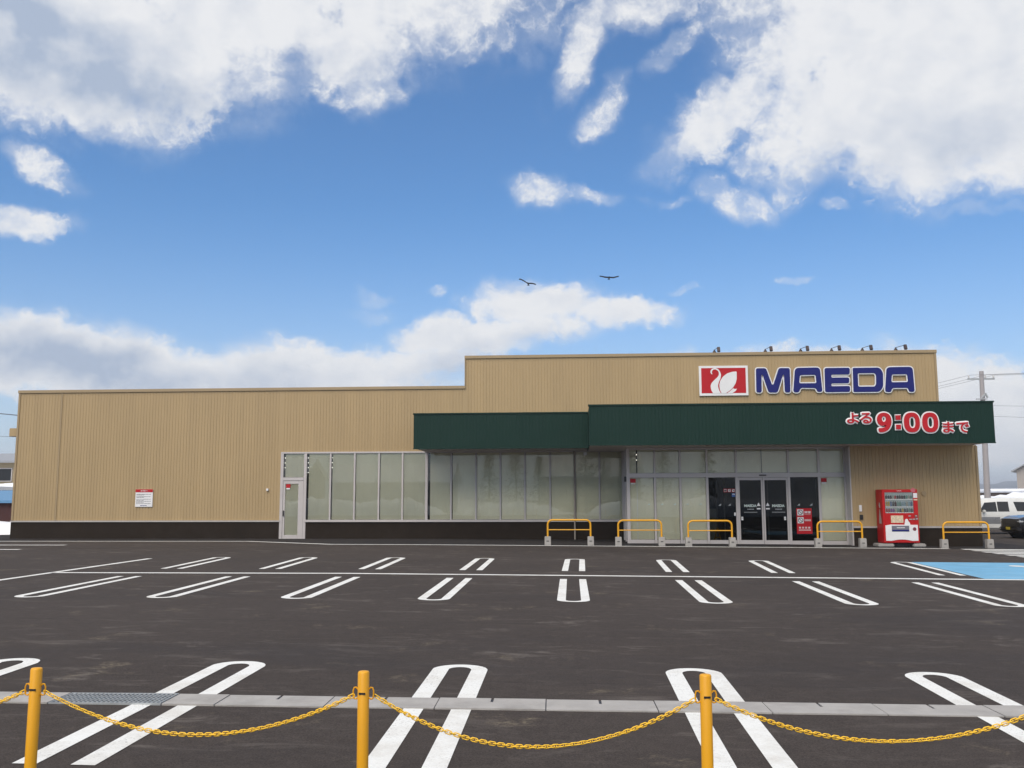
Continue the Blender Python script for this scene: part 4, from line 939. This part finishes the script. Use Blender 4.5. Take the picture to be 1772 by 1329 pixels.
# ------------------------------------------------------------------ utility pole and wires
M_POLE = mat('pole_concrete', (.36, .34, .35), .8, 0, .06, 2); M_WIRE = mat('wire', (.10, .10, .12), .6)
M_CERAM = mat('insulator', (.55, .55, .56), .3)
up = thing('utility_pole', 'grey concrete utility pole with a crossarm rising behind the right canopy', 'utility pole', (25.9, 60, -.24))
MB().tube([(-.13, 0, 0), (.02, 0, 9.85)], .20, 14, r2=.13).build('pole', M_POLE, up, smooth=True)
ca = MB().box(-.85, .80, -.06, .06, 9.30, 9.40).build('crossarm', M_STEEL, up)
for x in (-.78, .24, .74): MB().lathe([(.03, 9.40), (.06, 9.43), (.04, 9.50), (.055, 9.53), (.02, 9.60)], 8, Matrix.Translation((x, 0, 0))).build('insulator', M_CERAM, ca)
br = MB(); br.box(-.48, .2, -.20, -.13, 8.02, 8.09); br.tube([(-.14, -.16, 8.1), (.12, -.16, 8.42)], .05, 6); br.tube([(.1, -.16, 8.44), (.24, -.16, 8.14)], .06, 6); br.build('bracket', M_STEEL, up)
for z in (5.3, 6.9): MB().tube([(.0, 0, z), (.0, 0, z + .05)], .185, 12).build('steel_band', M_STEEL, up)
def wire(label, pts, r=.013, sag=.3):
    b = MB(); P = []
    for a, c in zip(pts, pts[1:]):
        a, c = Vector(a), Vector(c)
        for i in range(12):
            u = i / 12; P.append(a + (c - a) * u - Vector((0, 0, sag * 4 * u * (1 - u))))
    P.append(Vector(pts[-1])); b.tube(P, r, 5)
    return tag(b.build('overhead_wire', M_WIRE), label, 'wire', 'overhead wires')
for k, (x, z, dz) in enumerate(((25.15, 9.36, 1.9), (26.1, 9.36, 1.75), (26.65, 9.34, 1.3))):
    wire(('thin wire running from the left end of the crossarm', 'thin wire running from the middle of the crossarm', 'thin wire running from the right end of the crossarm')[k], [(x - 12, 84, z - .6), (x, 60, z), (x + 40, 50, z + dz)], .009, .5)
wire('upper of the two low wires running right from the utility pole', [(25.95, 60, 7.42), (62, 54, 7.35)], .008, .4); wire('lower of the two low wires running right from the utility pole', [(25.95, 60, 6.75), (62, 54, 6.45)], .008, .5)
wire('dark cable crossing the sky at the left corner of the building', [(-56, 62, 9.6), (-34, 70, 7.4)], .035, .2); wire('faint lower cable at the left corner of the building', [(-56, 62, 7.3), (-34, 72, 6.2)], .014, .2)
# ------------------------------------------------------------------ houses, sheds, snow
M_HWALL = mat('house_wall_cream', (.42, .34, .22), .8, 0, .06); M_HROOF = mat('house_roof_grey', (.30, .31, .33), .5, .1, .06)
M_MAROON = mat('shed_maroon', (.055, .018, .018), .8, 0, .15, stretch=(3, 3, .3)); M_BLUEROOF = mat('shed_blue_roof', (.10, .24, .42), .45, .1, .1)
M_FAR = mat('house_wall_grey', (.33, .30, .28), .8, 0, .06); M_DKWIN = mat('house_window_glass', (.02, .022, .026), .1)
def house(name, label, x0, x1, y0, y1, zb, ze, zr, wall, roof, wins=(), axis='x', over=.5, loc=(0, 0, 0), rz=0):
    h = thing(name, label, name.split('_')[-1], loc, rz); b = MB()
    if axis == 'x':   # ridge along x
        ym = (y0 + y1) / 2; b.add([(x, y, z) for x in (x0, x1) for y, z in ((y0, zb), (y1, zb), (y1, ze), (ym, zr), (y0, ze))], [(0, 1, 2, 3, 4), (9, 8, 7, 6, 5)] + [(i, (i + 1) % 5, (i + 1) % 5 + 5, i + 5) for i in range(5)])
        sl = (zr - ze) / (ym - y0); rf = MB(); t = .16
        for s, ya in ((1, y0), (-1, y1)):
            rf.add([(x, y, z + d) for d in (0.02, t) for x in (x0 - over, x1 + over) for y, z in ((ya - s * over, ze - sl * over), (ym, zr))], [(0, 1, 3, 2), (4, 6, 7, 5), (0, 4, 5, 1), (2, 3, 7, 6), (0, 2, 6, 4), (1, 5, 7, 3)])
    else:
        xm = (x0 + x1) / 2; b.add([(x, y, z) for y in (y0, y1) for x, z in ((x0, zb), (x1, zb), (x1, ze), (xm, zr), (x0, ze))], [(0, 1, 2, 3, 4), (9, 8, 7, 6, 5)] + [(i, (i + 1) % 5, (i + 1) % 5 + 5, i + 5) for i in range(5)])
        sl = (zr - ze) / (xm - x0); rf = MB(); t = .16
        for s, xa in ((1, x0), (-1, x1)):
            rf.add([(x, y, z + d) for d in (0.02, t) for y in (y0 - over, y1 + over) for x, z in ((xa - s * over, ze - sl * over), (xm, zr))], [(0, 1, 3, 2), (4, 6, 7, 5), (0, 4, 5, 1), (2, 3, 7, 6), (0, 2, 6, 4), (1, 5, 7, 3)])
    b.build('wall', wall, h); rf.build('roof', roof, h)
    for (xa, xb, za, zc, yy) in wins:
        w = MB().box(xa, xb, yy - .03, yy + .02, za, zc).build('window', M_DKWIN, h)
        fm = MB(); e = .06; 
        for d in ((xa - e, xb + e, zc, zc + e), (xa - e, xb + e, za - e, za), (xa - e, xa, za, zc), (xb, xb + e, za, zc), ((xa + xb) / 2 - .03, (xa + xb) / 2 + .03, za, zc)): fm.box(d[0], d[1], yy - .06, yy + .01, d[2], d[3])
        fm.build('frame', M_ALU, w)
    return h
house('cream_house', 'cream walled house with a grey metal roof behind the left end of the store', -52, -36.5, 60.5, 69, -.1, 4.2, 4.85, M_HWALL, M_HROOF, [(-40.4, -37.95, 2.95, 3.75, 60.5), (-45, -43, 2.9, 3.75, 60.5)])
sh = thing('lean_to_shed', 'dark lean-to with snow covered roof before the cream house', 'shed', (0, 0, 0))
MB().box(-52, -35.4, 57.2, 59.6, -.1, 2.28).build('wall', mat('shed_dark', (.04, .034, .03), .8), sh)
sn = MB(); N = 24
sn.add([(-52.3 + 17.2 * i / N, y, z) for y, z in ((56.8, 2.28), (56.7, 2.46), (57.6, 2.66), (60, 2.78)) for i in range(N + 1)], [(j * (N + 1) + i, j * (N + 1) + i + 1, (j + 1) * (N + 1) + i + 1, (j + 1) * (N + 1) + i) for j in range(3) for i in range(N)])
for i, v in enumerate(sn.v): sn.v[i] = (v[0], v[1], v[2] + (.06 * math.sin(v[0] * 1.7) + .03 * math.sin(v[0] * 4.1)) * (0 if i <= N else 1))
sn.build('snow_cover', M_SNOW, sh, smooth=True)
house('maroon_shed', 'low maroon shed with a blue roof at the left edge', -46, -30.8, 49.4, 53, -.1, 1.55, 2.05, M_MAROON, M_BLUEROOF, (), 'x', .25)
def snowbank(label, x0, x1, y0, y1, h, seed, base=-.1, ny=10, nx=46, group=None, rough=.25):
    rnd = random.Random(seed); ph = [rnd.uniform(0, 6) for _ in range(10)]; b = MB(); vs = []
    for j in range(ny + 1):
        for i in range(nx + 1):
            u, w = i / nx, j / ny; x = x0 + (x1 - x0) * u; y = y0 + (y1 - y0) * w
            e = min(1, 6 * u * (1 - u)) ** .5 * (math.sin(PI * w) ** .55)
            k = 1 + rough * (math.sin(x * .7 + ph[0]) + .6 * math.sin(x * 1.9 + ph[1] + y) + .5 * math.sin(x * 4.3 + ph[2] + y * 2.1) + .35 * math.sin(x * 8.7 + ph[3] + y * 3)) * .55
            vs.append((x, y + .1 * math.sin(x * 2.3 + ph[4]), base + h * e * max(.15, k)))
    b.add(vs, [(j * (nx + 1) + i, j * (nx + 1) + i + 1, (j + 1) * (nx + 1) + i + 1, (j + 1) * (nx + 1) + i) for j in range(ny) for i in range(nx)])
    return tag(b.build('snow_bank', M_SNOW, smooth=True, angle=60), label, 'snow bank', group)
snowbank('white snow bank at the left corner of the store', -60, -26.2, 43.2, 48.5, 1.0, 4, -.1)
snowbank('long white snow bank beyond the parked cars at the right', 30, 60, 84, 96, 2.2, 11, -.3, rough=.18)
snowbank('lower snow bank behind the silver grey car', 22, 36, 70, 80, 1.9, 15, -.3, rough=.12)
house('grey_house', 'pale grey house whose gable end shows at the right edge', 0, 13, 0, 10, -.3, 4.75, 8.4, M_FAR, M_HROOF, [(3.2, 5.0, 1.2, 2.6, 0), (8, 9.8, 1.2, 2.6, 0)], 'y', .5, (50.7, 110, 0), R(-31))
gs = thing('garage_shed', 'low brown garage with snow on its roof in front of the grey house', 'shed', (0, 0, 0))
MB().box(42.6, 60, 98, 103, -.3, 2.1).build('wall', mat('garage_brown', (.10, .075, .065), .8), gs); MB().box(42.2, 60.5, 97.5, 103.5, 2.12, 2.5).build('snow_cover', M_SNOW, gs, bevel=.12)
MB().box(45.2, 47.4, 97.9, 98.05, -.2, 1.7).build('door', M_BLACK, gs)
# far forested hills
def ridge(name, pts, y, depth, m):
    b = MB(); n = len(pts); rnd = random.Random(5)
    rows = [(0, 0.0), (.25, .45), (.5, .8), (.75, .97), (1, 1)]
    b.add([(x + rnd.uniform(-18, 18) * (1 - q), y - depth * (1 - r_), -.6 + (z + .6) * q) for r_, q in rows for x, z in pts] + [(x, y + depth, -.6) for x, z in pts], [(j * n + i, j * n + i + 1, (j + 1) * n + i + 1, (j + 1) * n + i) for j in range(len(rows)) for i in range(n - 1)])
    return tag(b.build(name, m, smooth=True, angle=180), kind='structure')
rn = random.Random(9); pts = []
x = -3500
key = [(-3500, 40), (-2600, 75), (-2000, 40), (-1000, 55), (0, 45), (900, 60), (1450, 44), (1600, 58), (1690, 55), (1730, 50), (1765, 58), (1800, 67), (1830, 58), (1870, 52), (1960, 58), (2200, 70), (2700, 45), (3500, 60)]
for (xa, za), (xb, zb_) in zip(key, key[1:]):
    N = max(2, int((xb - xa) / 40))
    for i in range(N): u = i / N; u2 = u * u * (3 - 2 * u); pts.append((xa + (xb - xa) * u, za + (zb_ - za) * u2 + rn.uniform(-1.5, 1.5)))
ridge('hills', pts, 4000, 500, mat('hill_forest', (.060, .075, .082), .9, 0, .35, .012, dirt=.5, dirtcol=(.30, .32, .35)))
# ------------------------------------------------------------------ thin winter haze
hz_m = bpy.data.materials.new('haze'); hz_m.use_nodes = True; hz_m.node_tree.nodes.clear(); t_ = NT(hz_m.node_tree)
ho = t_.n('ShaderNodeOutputMaterial'); pv = t_.n('ShaderNodeVolumePrincipled'); pv.inputs['Color'].default_value = (.86, .91, 1.0, 1); pv.inputs['Density'].default_value = HAZE; pv.inputs['Anisotropy'].default_value = .2
hz_m.node_tree.links.new(pv.outputs[0], ho.inputs['Volume'])
tag(MB().box(-6000, 6000, -6000, 6000, -2.5, 84).build('haze', hz_m), kind='stuff')
# ------------------------------------------------------------------ two unidentified dark shapes in the sky, given the form of gliding birds
M_BIRDLIKE = mat('birdlike_dark', (.020, .022, .035), .8)
def birdlike_shape(label, x, y, z, wl, wr_, roll, drop):
    t_ = thing('birdlike_shape', label, 'birdlike_shape', (x, y, z), group='unidentified dark shapes above the store'); t_.rotation_euler = (0, R(roll), 0)
    MB().tube([(0, -.30, 0), (0, -.24, .0), (0, -.1, .0), (0, .12, 0), (0, .30, .0), (0, .42, 0)], .02, 8, r2=.05).build('body', M_BIRDLIKE, t_, smooth=True)
    for s, (sp, up1, up2) in ((-1, wl), (1, wr_)):
        w = MB(); sec = [(0.02, .20, -.02, .0), (sp * .45, .20, -.03, up1), (sp * .8, .14, .03, (up1 + up2) * .6), (sp, .07, .12, up2)]
        vs = []
        for (d, c, o, zz) in sec: vs += [(s * d, o - c, zz), (s * d, o - c * .3, zz + .035), (s * d, o + c, zz), (s * d, o - c * .2, zz - .045)]
        w.add(vs, [(i * 4 + k, i * 4 + (k + 1) % 4, i * 4 + 4 + (k + 1) % 4, i * 4 + 4 + k) for i in range(3) for k in range(4)] + [(0, 1, 2, 3), (15, 14, 13, 12)])
        w.build('wing', M_BIRDLIKE, t_, smooth=True)
    tl = MB(); tl.add([(-.03, .35, 0), (.03, .35, 0), (.10, .62, .0), (-.10, .62, 0), (0, .4, .015)], [(0, 1, 2, 3), (0, 4, 1), (1, 4, 2), (2, 4, 3), (3, 4, 0)]); tl.build('tail', M_BIRDLIKE, t_)
birdlike_shape('unidentified dark birdlike shape with both tips raised in clear blue sky', 2.50, 60, 16.13, (.62, .02, .13), (.64, -.02, .10), 0, 0)
birdlike_shape('unidentified dark birdlike shape tilting above the cloud edge with its left side raised', -2.86, 60, 15.82, (.62, .16, .30), (.52, .01, -.02), 3, 0)

# ------------------------------------------------------------------ across the road, behind the camera: what the shop windows reflect
M_BARK = mat('bark', (.06, .045, .035), .9); M_LEAF = mat('conifer_needles', (.018, .032, .018), .8, 0, .3, 3); M_REDWALL = mat('house_wall_white', (.45, .44, .42), .8)
def tree(label, x, y, h, rad, seed):
    rnd = random.Random(seed); t_ = thing('conifer_tree', label, 'tree', (x, y, -.05), group='conifers across the road')
    MB().tube([(0, 0, 0), (.05, 0, h * .5), (0, 0, h * .96)], .16, 8, r2=.03).build('trunk', M_BARK, t_)
    c = MB()
    for k in range(900):
        z = h * (.14 + .86 * rnd.random() ** 1.15); rr = rad * (1 - (z / h - .14) / .88) ** .8 * (.55 + .45 * math.sin(z * 4.2) ** 2) * rnd.uniform(.35, 1.05); a = rnd.uniform(0, 2 * PI)
        p = Vector((rr * math.cos(a), rr * math.sin(a), z - rr * .25)); q = Vector((math.cos(a), math.sin(a), -.35)) * rnd.uniform(.2, .42); w = Vector((-math.sin(a), math.cos(a), rnd.uniform(-.4, .4))) * rnd.uniform(.08, .18)
        c.add([p - w, p + w, p + q], [(0, 1, 2)])
    c.build('crown', M_LEAF, t_)
for k, (x, y, h, r_) in enumerate(((-9.5, -26, 7.4, 1.9), (-6.6, -28, 8.2, 2.1), (-3.8, -25, 6.4, 1.8), (1.4, -24, 8.4, 2.2), (3.4, -27, 9.2, 2.4), (6.0, -24, 8.0, 2.2), (9.5, -27, 8.6, 2.2), (14, -26, 8.0, 2.0))):
    tree('dark conifer across the road behind the camera, one of a row' if 0 else ('tall', 'dense', 'short', 'broad', 'tallest', 'slender', 'drooping', 'last')[k] + ' dark conifer in the row across the road, mirrored in the windows', x, y, h, r_, 40 + k)
house('white_house', 'white walled house with snow on its roof across the road', -27, -14, -34, -25, 0, 3.6, 5.6, M_REDWALL, M_SNOW, [(-24, -21.5, 1.0, 2.4, -25.04), (-19, -16.5, 1.0, 2.4, -25.04)])
house('brown_house', 'brown house with snowy roof across the road, beside the conifers', -44, -31, -36, -26, 0, 4.2, 6.4, mat('brown_wall', (.14, .11, .09), .8), M_SNOW, [(-41, -38, 1.2, 2.6, -26.04)])
house('tan_house', 'tan house with dark roof across the road behind the conifers', -4, 8, -48, -38, 0, 4.4, 7.0, M_HWALL, M_HROOF, [(-1, 2, 1.2, 2.6, -38.04)])
snowbank('ploughed snow bank along the road behind the camera, left part', -34, -13, -17, -13, 1.5, 21, 0); snowbank('ploughed snow bank along the road behind the camera, middle part', -11, -1, -16.5, -13, 1.1, 22, 0); snowbank('ploughed snow bank along the road behind the camera, right part', 1.5, 20, -17, -13, 1.6, 23, -.1)
